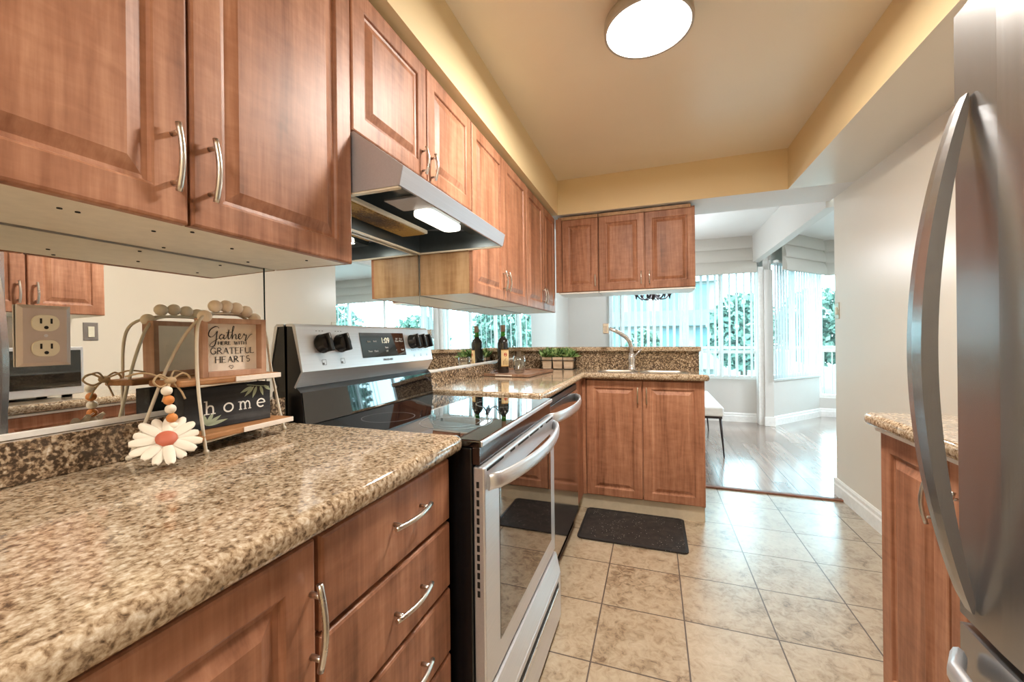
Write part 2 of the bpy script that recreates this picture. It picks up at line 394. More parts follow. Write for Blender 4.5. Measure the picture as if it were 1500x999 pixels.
# ------------------------------------------------------------------ room shell
ZK, ZS, ZD = 2.40, 2.125, 2.43
YB = -1.7
struct('floor', bx(-0.1, YB, -0.1, 2.4, 3.36, 0.0, m=M['tile']))
struct('floor_dining', bx(-0.4, 3.36, -0.1, 6.1, 6.9, 0.0, m=M['plank']))
struct('ceiling', bx(-0.1, YB, ZK, 2.4, 3.17, ZK + 0.1, m=M['ceil']))
struct('ceiling_dining', bx(-0.4, 3.57, ZD, 6.1, 6.9, ZD + 0.1, m=M['dining_ceiling']))
struct('wall_left', bx(-0.1, YB, 0, -0.006, 4.37, ZD, m=M['grey_wall']))
struct('wall_back', bx(-0.1, YB - 0.1, 0, 2.4, YB, ZK, m=M['cream']))
struct('wall_right', bx(2.245, YB, 0, 2.335, 3.50, ZD, m=M['white_wall']))
struct('trim_soffit_left', bx(-0.006, YB, ZS, 0.300, 3.17, ZK, m=M['cream']))
b = bx(1.877, YB, ZS, 2.245, 3.17, ZK, m=M['cream']); b.mi(M['white_wall'])
for f in b.bm.faces:
    f.normal_update()
    if f.normal.z < -0.5: f.material_index = 1
struct('trim_soffit_right', b)
b = bx(-0.006, 3.17, ZS, 2.245, 3.57, ZD + 0.05, m=M['cream'])
b.bm.faces.ensure_lookup_table(); b.mi(M['dining_ceiling'])
for f in b.bm.faces:
    f.normal_update()
    if f.normal.z < -0.5 or f.normal.y > 0.5: f.material_index = 1
struct('trim_soffit_far', b)
struct('wall_dining_left', bx(-0.32, 4.37, 0, -0.21, 6.15, ZD, m=M['grey_wall']))
struct('wall_dining_return', bx(-0.21, 4.37, 0, -0.1, 4.42, ZD, m=M['grey_wall']))
struct('wall_far', bx(-0.21, 6.05, 0, 0.40, 6.15, ZD, m=M['grey_wall']))
b = bx(0.40, 6.05, 0, 2.32, 6.15, 0.565, m=M['grey_wall']); b.box(0.40, 6.05, 2.05, 2.32, 6.15, ZD, M['grey_wall'])
struct('wall_under_window', b)
b = bx(2.335, 5.86, 0, 2.43, 6.15, 1.97, m=M['grey_wall']); b.box(2.335, 5.93, 1.97, 2.43, 6.15, ZD, M['grey_wall'])
struct('wall_column', b)
struct('trim_column_edge', bx(2.275, 5.90, 0, 2.335, 6.04, 2.02, m=M['white'], bev=0.004))
struct('trim_beam', bx(2.22, 3.57, 2.08, 2.30, 5.93, ZD, m=M['grey_wall']))
# bay: diagonal low wall, then the flat one
A0, A1 = Vector((2.43, 5.90, 0)), Vector((3.19, 6.74, 0)); AD = (A1 - A0).normalized(); AN = Vector((AD.y, -AD.x, 0)); AL = (A1 - A0).length
TB = Matrix.Translation(A0) @ Matrix.Rotation(math.atan2(AD.y, AD.x), 4, 'Z')   # local x along the wall, -y into the room
b = B(); b.box(0, 0, 0, AL, 0.10, 0.56, M['grey_wall'], T=TB); struct('wall_bay_low', b)
b = B(); b.box(-0.01, -0.02, 0.56, AL + 0.01, 0.12, 0.585, M['white'], 0.004, T=TB); struct('trim_bay_cap', b)
struct('wall_bay_far', bx(3.19, 6.75, 0, 6.0, 6.85, 0.26, m=M['grey_wall']))
b = B(); b.box(0, 0.02, 2.1, AL, 0.12, ZD, M['grey_wall'], T=TB); b.box(3.19, 6.75, 2.1, 6.0, 6.85, ZD, M['grey_wall']); struct('wall_bay_header', b)
struct('wall_living_side', bx(6.0, 3.4, 0, 6.1, 6.85, ZD, m=M['grey_wall']))
struct('wall_living_near', bx(2.335, 3.30, 0, 6.0, 3.40, ZD, m=M['grey_wall']))
struct('trim_threshold', bx(1.32, 3.345, 0.0, 2.238, 3.385, 0.012, m=M['thresh'], bev=0.004))
def base_prof(T, L, m=M['white']):
    b = B(); b.prism([(0, 0), (-0.018, 0), (-0.018, 0.075), (-0.012, 0.085), (-0.012, 0.105), (-0.005, 0.118), (0, 0.118)], 'x', 0, L, m, T=T); return b
RZ = lambda o, ang: Matrix.Translation(o) @ Matrix.Rotation(ang, 4, 'Z')
struct('baseboard_right', base_prof(RZ((2.245, 3.50, 0), R(-90)), 2.1))
b = bx(2.231, 3.50, 0, 2.349, 3.518, 0.115, m=M['white'], bev=0.003); struct('baseboard_wall_end', b)
struct('baseboard_far', base_prof(RZ((-0.2, 6.05, 0), 0), 2.5))
struct('baseboard_column', bx(2.325, 5.842, 0, 2.445, 5.86, 0.115, m=M['white'], bev=0.003))
struct('baseboard_bay', base_prof(TB, AL)); struct('baseboard_bay_far', base_prof(RZ((3.19, 6.75, 0), 0), 2.8))

# windows: frame > pane
def window(name, T, L, z0, z1, mull, rail=None):
    b = B(); w = 0.045
    b.box(0, 0.03, z0, L, 0.09, z0 + w, M['white'], T=T); b.box(0, 0.03, z1 - w, L, 0.09, z1, M['white'], T=T)
    for x in [w / 2, L - w / 2] + mull: b.box(x - w / 2, 0.035, z0, x + w / 2, 0.085, z1, M['white'], T=T)
    if rail: b.box(0, 0.04, rail - 0.02, L, 0.08, rail + 0.02, M['white'], T=T)
    o = struct(name, b)
    g = B(); g.box(w, 0.058, z0 + w, L - w, 0.062, z1 - w, M['pane'], T=T); part('pane', g, o)
    return o
T1 = Matrix.Translation((0.40, 6.05, 0))
window('window_1', T1, 1.92, 0.565, 2.05, [0.17, 0.62, 1.02, 1.47], 0.925)
window('window_2', TB, AL, 0.585, 2.1, [AL * 0.5])
window('window_3', Matrix.Translation((3.19, 6.75, 0)), 2.81, 0.26, 2.1, [0.9, 1.8], 0.92)
# vertical blinds, valances
def blinds(T, x0, x1, z0, z1, label, pitch=0.085, w=0.075, ang=62, yo=-0.07):
    b = B(); x = x0
    while x < x1:
        a = R(ang + random.uniform(-4, 4)); c, s_ = math.cos(a), math.sin(a)
        pts = []
        for i in range(4):
            q = (i / 3 - 0.5) * w; bow = 0.006 * (1 - (2 * i / 3 - 1) ** 2)
            pts.append((x + c * q - s_ * bow, yo + s_ * q + c * bow))
        for p, q in zip(pts, pts[1:]):
            f = b.poly([T @ Vector((p[0], p[1], z0)), T @ Vector((q[0], q[1], z0)), T @ Vector((q[0], q[1], z1)), T @ Vector((p[0], p[1], z1))], M['slat'], True)
        x += pitch
    b.box(x0, yo - 0.02, z1, x1, yo + 0.02, z1 + 0.03, M['white'], T=T)
    o = part('vertical_blind', b, recalc=False); return tag(o, label, 'blind')
blinds(T1, 0.03, 1.86, 0.60, 2.0, 'white vertical blind hanging in the wide window behind the sink')
blinds(TB, -0.04, AL - 0.02, 0.60, 2.05, 'closed white vertical blind above the angled low wall of the bay', 0.062, 0.085, 12, -0.06)
blinds(Matrix.Translation((3.19, 6.75, 0)), 1.2, 2.75, 0.30, 2.05, 'white vertical blind at the far bay window, seen in the mirror', 0.085, 0.07, 60)
def valance(T, L, label, z1=ZD, z0=1.95):
    h = (z1 - z0) / 3; b = B(); prof = []
    for k in range(3):
        top = z1 - k * h
        for t_ in range(7):
            q = t_ / 6; prof.append((-0.13 - 0.012 * k - 0.030 * math.sin(q * math.pi * 0.62) , top - h * q))
        prof.append((-0.128 - 0.012 * (k + 1), top - h + 0.006))
    prof += [(-0.125, z0), (-0.125, z1)]
    b.prism(prof, 'x', 0, L, M['valance'], T=T); o = part('window_valance', b); return tag(o, label, 'valance')
valance(Matrix.Translation((0.40, 6.05, 0)), 1.86, 'grey folded fabric valance over the wide window behind the sink')
valance(TB, AL - 0.16, 'grey folded valance over the angled bay window beside the column')
valance(Matrix.Translation((3.22, 6.75, 0)), 2.75, 'grey folded valance over the far bay window')

# ------------------------------------------------------------------ mirrored backsplash
for (y0, y1, lab, z1) in [(-0.5, 0.822, 'mirror backsplash panel behind the decorative wire stand, below the nearest upper cabinet', 1.343),
                      (0.826, 1.607, 'mirror backsplash panel behind the range, under the hood', 1.533),
                      (1.611, 3.396, 'long mirror backsplash panel behind the wine bottle and glasses', 1.343)]:
    b = B(); b.mi(M['mirror_edge']); b.mi(M['mirror'])
    # the sheet leans back a little: its foot stands 5 mm further out than its top
    lo, hi = 0.0045, 0.0
    z0 = 0.985 if y0 != 0.826 else 0.90
    fr_ = [(lo, y0, z0), (lo, y1, z0), (hi, y1, z1), (hi, y0, z1)]; bk = [(x - 0.005, y, z) for x, y, z in fr_]
    b.poly(fr_, M['mirror'])
    for i in range(4): b.poly([fr_[i], bk[i], bk[(i + 1) % 4], fr_[(i + 1) % 4]], M['mirror_edge'])
    b.poly(bk[::-1], M['mirror_edge'])
    mo = tag(part('mirror_panel', b), lab, 'mirror', 'mirror backsplash panels')
    if y0 != 0.826: part('bottom_channel', bx(0.0048, y0, 0.9855, 0.010, min(y1, 3.015), 0.996, m=M['white'], bev=0.001), mo)

# ------------------------------------------------------------------ cabinets
XU = 0.272
def door(t, F, u0, u1, v0, v1, hp=None, m=None, prof=RAISED, name='door', hm=None, hr=0.0048):
    o = part(name, panel(F, u0, u1, v0, v1, m or M['wood'], prof), t)
    if hp: part('handle', pull(F, *hp, hm or M['nickel'], r=hr), o)
    return o
def upper_left(loc, y0, y1, z0, z1, label, doors, side='wood_side'):
    t = thing('upper_cabinet', (0.0, (y0 + y1) / 2, z0), label, 'cabinet', 'upper wall cabinets')
    b = bx(0.0065, y0 + 0.001, z0 + 0.003, XU - 0.021, y1 - 0.001, z1, m=M['melamine'])
    part('body', b, t)
    for ys, ye in ((y0 + 0.0, y0 + 0.004), (y1 - 0.004, y1)):
        part('side_panel', bx(0.006, ys, z0 + 0.002, XU - 0.0195, ye, z1, m=M[side]), t)
    for d in doors: door(t, FX(XU), *d)
    return t
t = upper_left(0, 0.066, 0.862, 1.343, 2.10, 'large upper maple cabinet nearest the camera, above the decorative stand',
    [(0.07, 0.4655, 1.345, 2.10, (0.441, 1.392, 0.441, 1.504)), (0.4705, 0.861, 1.345, 2.10, (0.500, 1.392, 0.500, 1.504))])
for (x, y, z) in [(0.10, 0.30, 0), (0.19, 0.34, 0), (0.19, 0.36, 0), (0.17, 0.47, 0), (0.225, 0.50, 0), (0.16, 0.62, 0), (0.20, 0.78, 0), (0.04, 0.56, 0), (0.05, 0.74, 0)]:
    b = B(); b.lathe([(0.0, -0.0012), (0.0032, -0.0012), (0.0032, 0.001)], (x, y, 1.3455), M['dark'], 10); part('screw_hole', b, t)
t = upper_left(0, 0.863, 1.607, 1.70, 2.10, 'short upper maple cabinet above the range hood',
    [(0.865, 1.2375, 1.702, 2.10, (1.207, 1.711, 1.207, 1.805)), (1.2425, 1.605, 1.702, 2.10, (1.268, 1.711, 1.268, 1.805))])
t = upper_left(0, 1.609, 2.412, 1.343, 2.10, 'upper maple cabinet just beyond the range hood, over the far counter',
    [(1.613, 2.0115, 1.345, 2.10, (1.985, 1.392, 1.985, 1.500)), (2.0165, 2.411, 1.345, 2.10, (2.043, 1.392, 2.043, 1.500))])
t = upper_left(0, 2.414, 3.178, 1.343, 2.10, 'upper maple cabinet in the corner, over the wine bottle and planter',
    [(2.416, 2.8145, 1.345, 2.10, (2.788, 1.392, 2.788, 1.500)), (2.8195, 3.177, 1.345, 2.10, (2.846, 1.392, 2.846, 1.500))])
YU = 3.20
def upper_far(x0, x1, label, doors, extra=None):
    t = thing('upper_cabinet', ((x0 + x1) / 2, YU + 0.17, 1.506), label, 'cabinet', 'upper cabinets over the sink')
    part('body', bx(x0 + 0.001, YU + 0.021, 1.506, x1 - 0.001, YU + 0.33, 2.10, m=M['wood']), t)
    part('bottom_panel', bx(x0 + 0.002, YU + 0.012, 1.494, x1 - 0.002, YU + 0.33, 1.5065, m=M['white']), t)
    part('top_rail', bx(x0 + 0.002, YU + 0.004, 2.088, x1 - (0.03 if x1 > 1 else 0.002), YU + 0.02, 2.112, m=M['wood_side']), t)
    for d in doors: door(t, FY(YU), *d, prof=RAISED, hr=0.0042)
    return t
t = upper_far(0.29, 0.612, 'narrow single-door upper cabinet over the sink counter, in the corner', [(0.325, 0.609, 1.508, 2.085, (0.588, 1.545, 0.588, 1.635))])
part('filler_strip', bx(0.274, YU + 0.003, 1.508, 0.322, YU + 0.02, 2.10, m=M['wood']), t)
t = upper_far(0.614, 1.308, 'wide two-door upper cabinet over the sink, hanging before the window',
    [(0.616, 0.9555, 1.508, 2.085, (0.930, 1.545, 0.930, 1.640)), (0.9605, 1.306, 1.508, 2.085, (0.990, 1.545, 0.990, 1.640))])

# base cabinets on the range's side
XB = 0.56
t = thing('base_cabinet', (0.28, 0.24, 0.0), 'maple base cabinet door nearest the camera, under the granite counter', 'cabinet')
part('body', bx(0.035, 0.02, 0.0, XB - 0.02, 0.449, 0.870, m=M['wood']), t)
door(t, FX(XB), 0.03, 0.447, 0.11, 0.862, (0.4375, 0.685, 0.4375, 0.807))
t = thing('drawer_cabinet', (0.28, 0.65, 0.0), 'maple drawer cabinet with four drawers beside the range', 'cabinet')
part('body', bx(0.035, 0.452, 0.0, XB - 0.02, 0.858, 0.870, m=M['wood']), t)
for (z0, z1, hz) in [(0.722, 0.862, 0.803), (0.566, 0.714, 0.637), (0.412, 0.558, 0.478), (0.11, 0.404, 0.28)]:
    o = part('drawer', panel(FX(XB), 0.457, 0.846, z0, z1, M['wood'], SLAB), t)
    part('handle', pull(FX(XB), 0.613, hz, 0.735, hz, M['nickel']), o)
# sink cabinet on the short leg of the L
YP = 2.70
t = thing('sink_cabinet', (0.93, 2.85, 0.0), 'two-door maple base cabinet under the sink, behind the black mat', 'cabinet')
b = bx(0.575, YP + 0.021, 0.098, 0.595, 3.02, 0.868, m=M['wood']); b.box(1.285, YP + 0.003, 0.098, 1.305, 3.02, 0.868, M['wood'], 0.001)
b.box(0.575, YP + 0.021, 0.098, 1.30, 3.02, 0.118, M['wood']); b.box(0.575, YP + 0.021, 0.098, 1.30, YP + 0.04, 0.868, M['wood'])
part('body', b, t)
part('toe_kick', bx(0.50, YP + 0.022, 0.0, 1.302, YP + 0.05, 0.098, m=M['kick']), t)
part('toe_kick_end', bx(1.284, YP + 0.05, 0.0, 1.302, 3.02, 0.098, m=M['kick']), t)
door(t, FY(YP), 0.585, 0.9395, 0.100, 0.862, (0.914, 0.715, 0.914, 0.822), hr=0.0042, hm=M['brass'])
door(t, FY(YP), 0.9445, 1.300, 0.100, 0.862, (0.968, 0.715, 0.968, 0.822), hr=0.0042, hm=M['brass'])
part('corner_filler', bx(0.535, 2.425, 0.098, 0.560, YP + 0.02, 0.868, m=M['wood']), t)
part('corner_filler', bx(0.556, YP + 0.004, 0.098, 0.582, YP + 0.02, 0.868, m=M['wood']), t)

# ------------------------------------------------------------------ granite counters
def counter_poly(name, pts, z0, z1, bev_edges, label, rnd=None, m=None):
    bm = bmesh.new()
    A = [bm.verts.new((x, y, z0)) for x, y in pts]; C = [bm.verts.new((x, y, z1)) for x, y in pts]
    n = len(pts); bm.faces.new(A[::-1]); bm.faces.new(C)
    for i in range(n): bm.faces.new([A[i], A[(i + 1) % n], C[(i + 1) % n], C[i]])
    vert = []
    for i in (rnd or []):
        for e in A[i].link_edges:
            if e.other_vert(A[i]) == C[i]: vert.append(e)
    keys = set(bev_edges)
    def near(e):
        mid = (e.verts[0].co + e.verts[1].co) / 2
        if abs(e.verts[0].co.z - e.verts[1].co.z) > 1e-4: return False
        for i in keys:
            p, q = Vector((*pts[i], 0)), Vector((*pts[(i + 1) % n], 0)); mm = Vector((mid.x, mid.y, 0))
            d = q - p; s_ = (mm - p).dot(d) / d.length_squared
            if -0.02 <= s_ <= 1.02 and (mm - (p + d * s_)).length < 0.03: return True
        return False
    if vert: bmesh.ops.bevel(bm, geom=vert, offset=0.02, segments=5, affect='EDGES', profile=0.5)
    ed = [e for e in bm.edges if near(e)]
    bmesh.ops.bevel(bm, geom=ed, offset=(z1 - z0) * 0.42, segments=5, affect='EDGES', profile=0.5)
    for f in bm.faces: f.smooth = abs(f.normal.z) < 0.98 and f.calc_area() < 0.03
    b = B(); b.merge(bm, m or M['granite'])
    return b
ZC = 0.912
b = counter_poly('c', [(0.0005, -0.45), (0.58, -0.45), (0.58, 0.8862), (0.0005, 0.8862)], ZC - 0.04, ZC, [1, 2], '', [2])
cn = part('countertop', b); tag(cn, 'speckled granite countertop nearest the camera, carrying the decorative stand', 'countertop')
part('splash_strip', bx(0.005, -0.45, ZC + 0.0003, 0.030, 0.862, 0.985, m=M['granite_splash'], bev=0.002), cn)
b = counter_poly('c', [(0.0005, 1.618), (0.578, 1.618), (0.578, 2.655), (1.330, 2.655), (1.330, 3.02), (0.0005, 3.02)], ZC - 0.04, ZC, [0, 1, 2, 3], '', [1, 3])
cf = part('countertop', b); tag(cf, 'L-shaped granite countertop around the sink, beyond the range', 'countertop')
# cut the two bowls of the sink out of it
def rrect(x0, x1, y0, y1, r, n=6):
    p = []
    for cx_, cy_, a0 in ((x1 - r, y1 - r, 0), (x0 + r, y1 - r, 90), (x0 + r, y0 + r, 180), (x1 - r, y0 + r, 270)):
        for i in range(n + 1): a = R(a0 + 90 * i / n); p.append((cx_ + r * math.cos(a), cy_ + r * math.sin(a)))
    return p
BOWLS = [(0.66, 0.905, 2.735, 2.905), (0.935, 1.215, 2.735, 2.905)]
for q in BOWLS:
    c = B(); c.prism(rrect(*q, 0.05), 'z', ZC - 0.2, ZC + 0.2, M['granite'])
    co = part('cutter', c); md = cf.modifiers.new('cut', 'BOOLEAN'); md.operation = 'DIFFERENCE'; md.object = co; md.solver = 'EXACT'
    bpy.context.view_layer.update()
    ev = cf.evaluated_get(bpy.context.evaluated_depsgraph_get()); me = bpy.data.meshes.new_from_object(ev)
    cf.modifiers.clear(); cf.data = me
    bpy.data.objects.remove(co)
b = bx(0.03, 3.02, ZC - 0.04, 1.306, 3.045, 1.040, m=M['granite_splash'])
o = part('splash_board', b, cf)
part('ledge_cap', bx(-0.004, 2.992, 1.040, 1.318, 3.15, 1.073, m=M['granite'], bev=0.008, seg=3), cf)
part('splash_strip', bx(0.006, 1.62, ZC + 0.0003, 0.030, 3.018, 0.985, m=M['granite_splash'], bev=0.002), cf)
struct('wall_peninsula', bx(-0.005, 3.046, 0, 1.304, 3.13, 1.0395, m=M['white_wall']))
# sink and faucet
t = thing('kitchen_sink', (0.93, 2.82, 0.72), 'double-bowl stainless sink set in the granite below the faucet', 'sink')
for q in BOWLS:
    b = B(); x0, x1, y0, y1 = q; k = b.mi(M['sink'])
    loops = []
    for ins, z, r in ((-0.011, ZC + 0.0004, 0.06), (-0.010, ZC + 0.0016, 0.06), (0.001, ZC + 0.0014, 0.05), (0.002, ZC - 0.004, 0.05), (0.005, ZC - 0.10, 0.05), (0.012, ZC - 0.17, 0.05), (0.04, ZC - 0.185, 0.04)):
        loops.append([b.bm.verts.new((x, y, z)) for x, y in rrect(x0 + ins, x1 - ins, y0 + ins, y1 - ins, r)])
    for a, c in zip(loops, loops[1:]):
        for j in range(len(a)):
            f = b.bm.faces.new([a[j], a[(j + 1) % len(a)], c[(j + 1) % len(a)], c[j]]); f.smooth = True; f.material_index = k
    b.bm.faces.new(loops[-1])
    o = part('bowl', b, t, recalc=False)
    d = B(); d.lathe([(0.0, 0.004), (0.028, 0.003), (0.032, 0.0), (0.032, -0.02)], ((x0 + x1) / 2, (y0 + y1) / 2, ZC - 0.184), M['chrome'], 20); part('drain', d, o)
FXc, FYc = 0.868, 2.955
t = thing('kitchen_faucet', (FXc, FYc, ZC), 'chrome pull-out faucet standing behind the sink', 'faucet')
b = B(); b.lathe([(0.030, 0.0), (0.030, 0.006), (0.024, 0.012), (0.022, 0.05), (0.026, 0.075), (0.022, 0.10), (0.016, 0.12)], (FXc, FYc, ZC), M['chrome'], 20); part('body', b, t)
b = B(); sp = [(FXc, FYc, ZC + 0.11), (FXc - 0.002, FYc - 0.002, ZC + 0.16), (FXc - 0.012, FYc - 0.01, ZC + 0.20), (FXc - 0.04, FYc - 0.025, ZC + 0.235), (FXc - 0.09, FYc - 0.05, ZC + 0.268), (FXc - 0.145, FYc - 0.075, ZC + 0.292)]
b.tube(sp, [0.015, 0.015, 0.0155, 0.0145, 0.013, 0.012], M['chrome'], 14); part('spout', b, t)
hp_ = Vector((FXc - 0.165, FYc - 0.085, ZC + 0.290))
b = B(); b.box(-0.022, -0.02, -0.035, 0.022, 0.02, 0.038, M['chrome'], 0.006, 3, T=Matrix.Translation(hp_)); b.box(-0.012, -0.0215, -0.022, 0.010, -0.0195, 0.022, M['ring'], 0.001, T=Matrix.Translation(hp_)); part('spray_head', b, t)
b = B(); b.tube([(FXc + 0.012, FYc - 0.01, ZC + 0.085), (FXc + 0.035, FYc - 0.016, ZC + 0.115), (FXc + 0.062, FYc - 0.02, ZC + 0.142)], [0.009, 0.006, 0.0045], M['chrome'], 10); b.ball((FXc + 0.063, FYc - 0.02, ZC + 0.143), 0.007, M['chrome']); part('lever', b, t)

# ------------------------------------------------------------------ text and strokes
def text_mesh(s, size, F, u, v, m, name, parent, depth=0.0004, align='CENTER', shear=0.0, w=0.0006):
    cu = bpy.data.curves.new(name, 'FONT'); cu.body = s; cu.size = size; cu.align_x = align; cu.align_y = 'CENTER'; cu.extrude = depth; cu.shear = shear
    to = bpy.data.objects.new('txt', cu); COL.objects.link(to); bpy.context.view_layer.update()
    me = bpy.data.meshes.new_from_object(to.evaluated_get(bpy.context.evaluated_depsgraph_get()))
    bpy.data.objects.remove(to)
    b = B(); bm = bmesh.new(); bm.from_mesh(me)
    for q in bm.verts: q.co = F(u + q.co.x, v + q.co.y, w + q.co.z)
    b.merge(bm, m)
    return part(name, b, parent)
def stroke(b, F, pts, w0, m, w=0.0008, ws=None):
    """flat pen stroke on a face; ws gives the pen width at each point"""
    P = [Vector((p[0], p[1])) for p in pts]; L_, R_ = [], []
    for i, p in enumerate(P):
        d = (P[min(i + 1, len(P) - 1)] - P[max(i - 1, 0)])
        d = d.normalized() if d.length else Vector((1, 0)); nn = Vector((-d.y, d.x)); hw = (ws[i] if ws else w0) / 2
        L_.append(p + nn * hw); R_.append(p - nn * hw)
    for i in range(len(P) - 1):
        b.poly([F(*R_[i], w), F(*R_[i + 1], w), F(*L_[i + 1], w), F(*L_[i], w)], m)
def smooth_pts(pts, n=6):
    out = []
    for i in range(len(pts) - 1):
        p0, p1, p2, p3 = pts[max(i - 1, 0)], pts[i], pts[i + 1], pts[min(i + 2, len(pts) - 1)]
        for k in range(n):
            t_ = k / n; out.append(tuple(0.5 * (2 * p1[j] + (p2[j] - p0[j]) * t_ + (2 * p0[j] - 5 * p1[j] + 4 * p2[j] - p3[j]) * t_ ** 2 + (3 * p1[j] - p0[j] - 3 * p2[j] + p3[j]) * t_ ** 3) for j in (0, 1)))
    out.append(pts[-1]); return out
def arc(cx_, cy_, rx, ry, a0, a1, n=14): return [(cx_ + rx * math.cos(R(a0 + (a1 - a0) * i / n)), cy_ + ry * math.sin(R(a0 + (a1 - a0) * i / n))) for i in range(n + 1)]

# ------------------------------------------------------------------ the range
Y0, Y1 = 0.887, 1.600
t = thing('electric_range', (0.32, 1.2435, 0.0), 'stainless and black glass-top electric range between the two granite counters', 'stove')
b = bx(0.032, Y0, 0.02, 0.598, Y1, 0.880, m=M['black'], bev=0.004)
for yy in (Y0 + 0.05, Y1 - 0.05):
    for xx in (0.10, 0.54): b.lathe([(0.018, 0), (0.018, 0.022)], (xx, yy, 0), M['plastic'], 12)
part('body', b, t)
ct = part('cooktop', bx(0.060, Y0, 0.8805, 0.622, Y1, 0.899, m=M['blackglass'], bev=0.004, seg=3), t)
part('cooktop_trim', bx(0.612, Y0 + 0.002, 0.883, 0.6255, Y1 - 0.002, 0.8975, m=M['steel'], bev=0.003), t)
lk = plain('burner_line_grey', srgb(120, 120, 122), 0.2)
for (x, y, r, r2) in [(0.22, 1.075, 0.080, 0), (0.22, 1.41, 0.095, 0), (0.46, 1.075, 0.105, 0.07), (0.46, 1.41, 0.080, 0)]:
    b = B()
    for rr in ([r, r2] if r2 else [r]):
        for a in range(48):
            a0, a1 = 2 * math.pi * a / 48, 2 * math.pi * (a + 1) / 48
            b.poly([(x + (rr + dr) * math.cos(aa), y + (rr + dr) * math.sin(aa), 0.8994) for dr, aa in ((0, a0), (0, a1), (0.0022, a1), (0.0022, a0))][::-1], lk)
    part('burner_ring', b, ct)
part('front_panel', bx(0.598, Y0 + 0.004, 0.838, 0.6165, Y1 - 0.004, 0.881, m=plain('dark_front_panel', srgb(70, 52, 44), 0.12, 0.5), bev=0.002), t)
F = FX(0.630)
b = bx(0.600, Y0 + 0.002, 0.288, 0.630, Y1 - 0.002, 0.834, m=M['steel'], bev=0.004)
dr = part('oven_door', b, t)
part('window', bx(0.6285, 0.985, 0.355, 0.6312, 1.535, 0.768, m=M['ovenglass'], bev=0.001), dr)
for (a, c) in [(0.905, 1.02), (1.075, 1.115), (1.145, 1.25), (1.265, 1.37), (1.395, 1.425), (1.475, 1.575)]: part('vent_slot', bx(0.6285, a, 0.8215, 0.6308, c, 0.8275, m=M['dark']), dr)
b = B()
for k in range(13): b.box(0.609, Y0 + 0.0012, 0.52 + k * 0.022, 0.616, Y0 + 0.0022, 0.535 + k * 0.022, M['dark'])
part('side_slots', b, dr)
pts = []; n = 22
for i in range(n + 1):
    q = i / n; y = Y0 + 0.018 + (Y1 - Y0 - 0.036) * q; pts.append((0.634 + 0.058 * math.sin(math.pi * q) ** 0.55, y, 0.795))
b = B(); b.tube(pts, 0.021, M['steel'], 12, ry=0.0085, up=(0, 0, 1)); part('handle', b, dr)
b = bx(0.600, Y0 + 0.002, 0.025, 0.652, Y1 - 0.002, 0.205, m=M['steel'], bev=0.004)
b.prism([(0.600, 0.205), (0.650, 0.205), (0.634, 0.276), (0.600, 0.280)], 'y', Y0 + 0.002, Y1 - 0.002, M['steel'])
dw = part('storage_drawer', b, t)
part('pull_recess', bx(0.648, 0.97, 0.158, 0.6530, 1.555, 0.184, m=M['dark'], bev=0.001), dw)
part('pull_lip', bx(0.6515, 0.97, 0.150, 0.6560, 1.545, 0.166, m=M['chrome'], bev=0.002), dw)
# back guard with the controls
YA, YZ = 0.8868, 1.604
bgp = [(0.008, 0.90), (0.070, 0.90), (0.058, 0.994), (0.040, 1.010), (0.066, 1.055), (0.040, 1.184), (0.032, 1.190), (0.008, 1.190)]
b = B(); b.prism(bgp, 'y', YA + 0.003, YZ - 0.003, M['plastic']); bk = part('back_guard', b, t)
b = B(); b.prism([(0.069, 0.9005), (0.0725, 0.9005), (0.0605, 0.994), (0.057, 0.994)], 'y', YA + 0.006, YZ - 0.006, M['blackglass']); part('riser_panel', b, bk)
b = B(); b.prism([(0.040, 1.006), (0.069, 1.054), (0.043, 1.187), (0.034, 1.194), (0.008, 1.194), (0.008, 1.187), (0.031, 1.186), (0.063, 1.055), (0.036, 1.010)], 'y', YA, YZ, M['steel']); cp = part('control_panel', b, bk)
dn = Vector((-0.026, 0, 0.133)).normalized()
FG = Fr((0.069, 0, 1.054), (0, 1, 0), dn, (dn.z, 0, -dn.x))
b = B()
q = [(1.147, 0.028), (1.405, 0.028), (1.405, 0.118), (1.147, 0.118)]
b.poly([FG(*p, 0.0015) for p in q], M['ovenglass'])
for i in range(4): b.poly([FG(*q[i], 0.0015), FG(*q[i], 0), FG(*q[(i + 1) % 4], 0), FG(*q[(i + 1) % 4], 0.0015)], M['ovenglass'])
ds = part('display', b, cp)
ink = plain('pale_print', srgb(205, 205, 205), 0.5); inkd = plain('grey_print', srgb(92, 92, 92), 0.5)
text_mesh('1:09', 0.030, FG, 1.283, 0.088, emit('clock_digits', (0.9, 0.85, 0.7, 1), 0.35), 'clock_digits', ds, w=0.0022)
for (u, v, s_) in [(1.19, 0.086, 'Bake'), (1.222, 0.086, 'Broil'), (1.19, 0.05, 'Timer'), (1.222, 0.05, 'Clock'), (1.285, 0.062, 'Start'), (1.285, 0.048, 'Off'), (1.345, 0.050, '+'), (1.355, 0.09, 'Self\nClean'), (1.383, 0.09, 'Keep\nWarm'), (1.385, 0.05, 'Lock')]:
    text_mesh(s_, 0.0095, FG, u, v, ink, 'key_print', ds, w=0.0022)
text_mesh('FRIGIDAIRE', 0.0115, FG, 1.285, 0.016, inkd, 'maker_print', cp, w=0.0012)
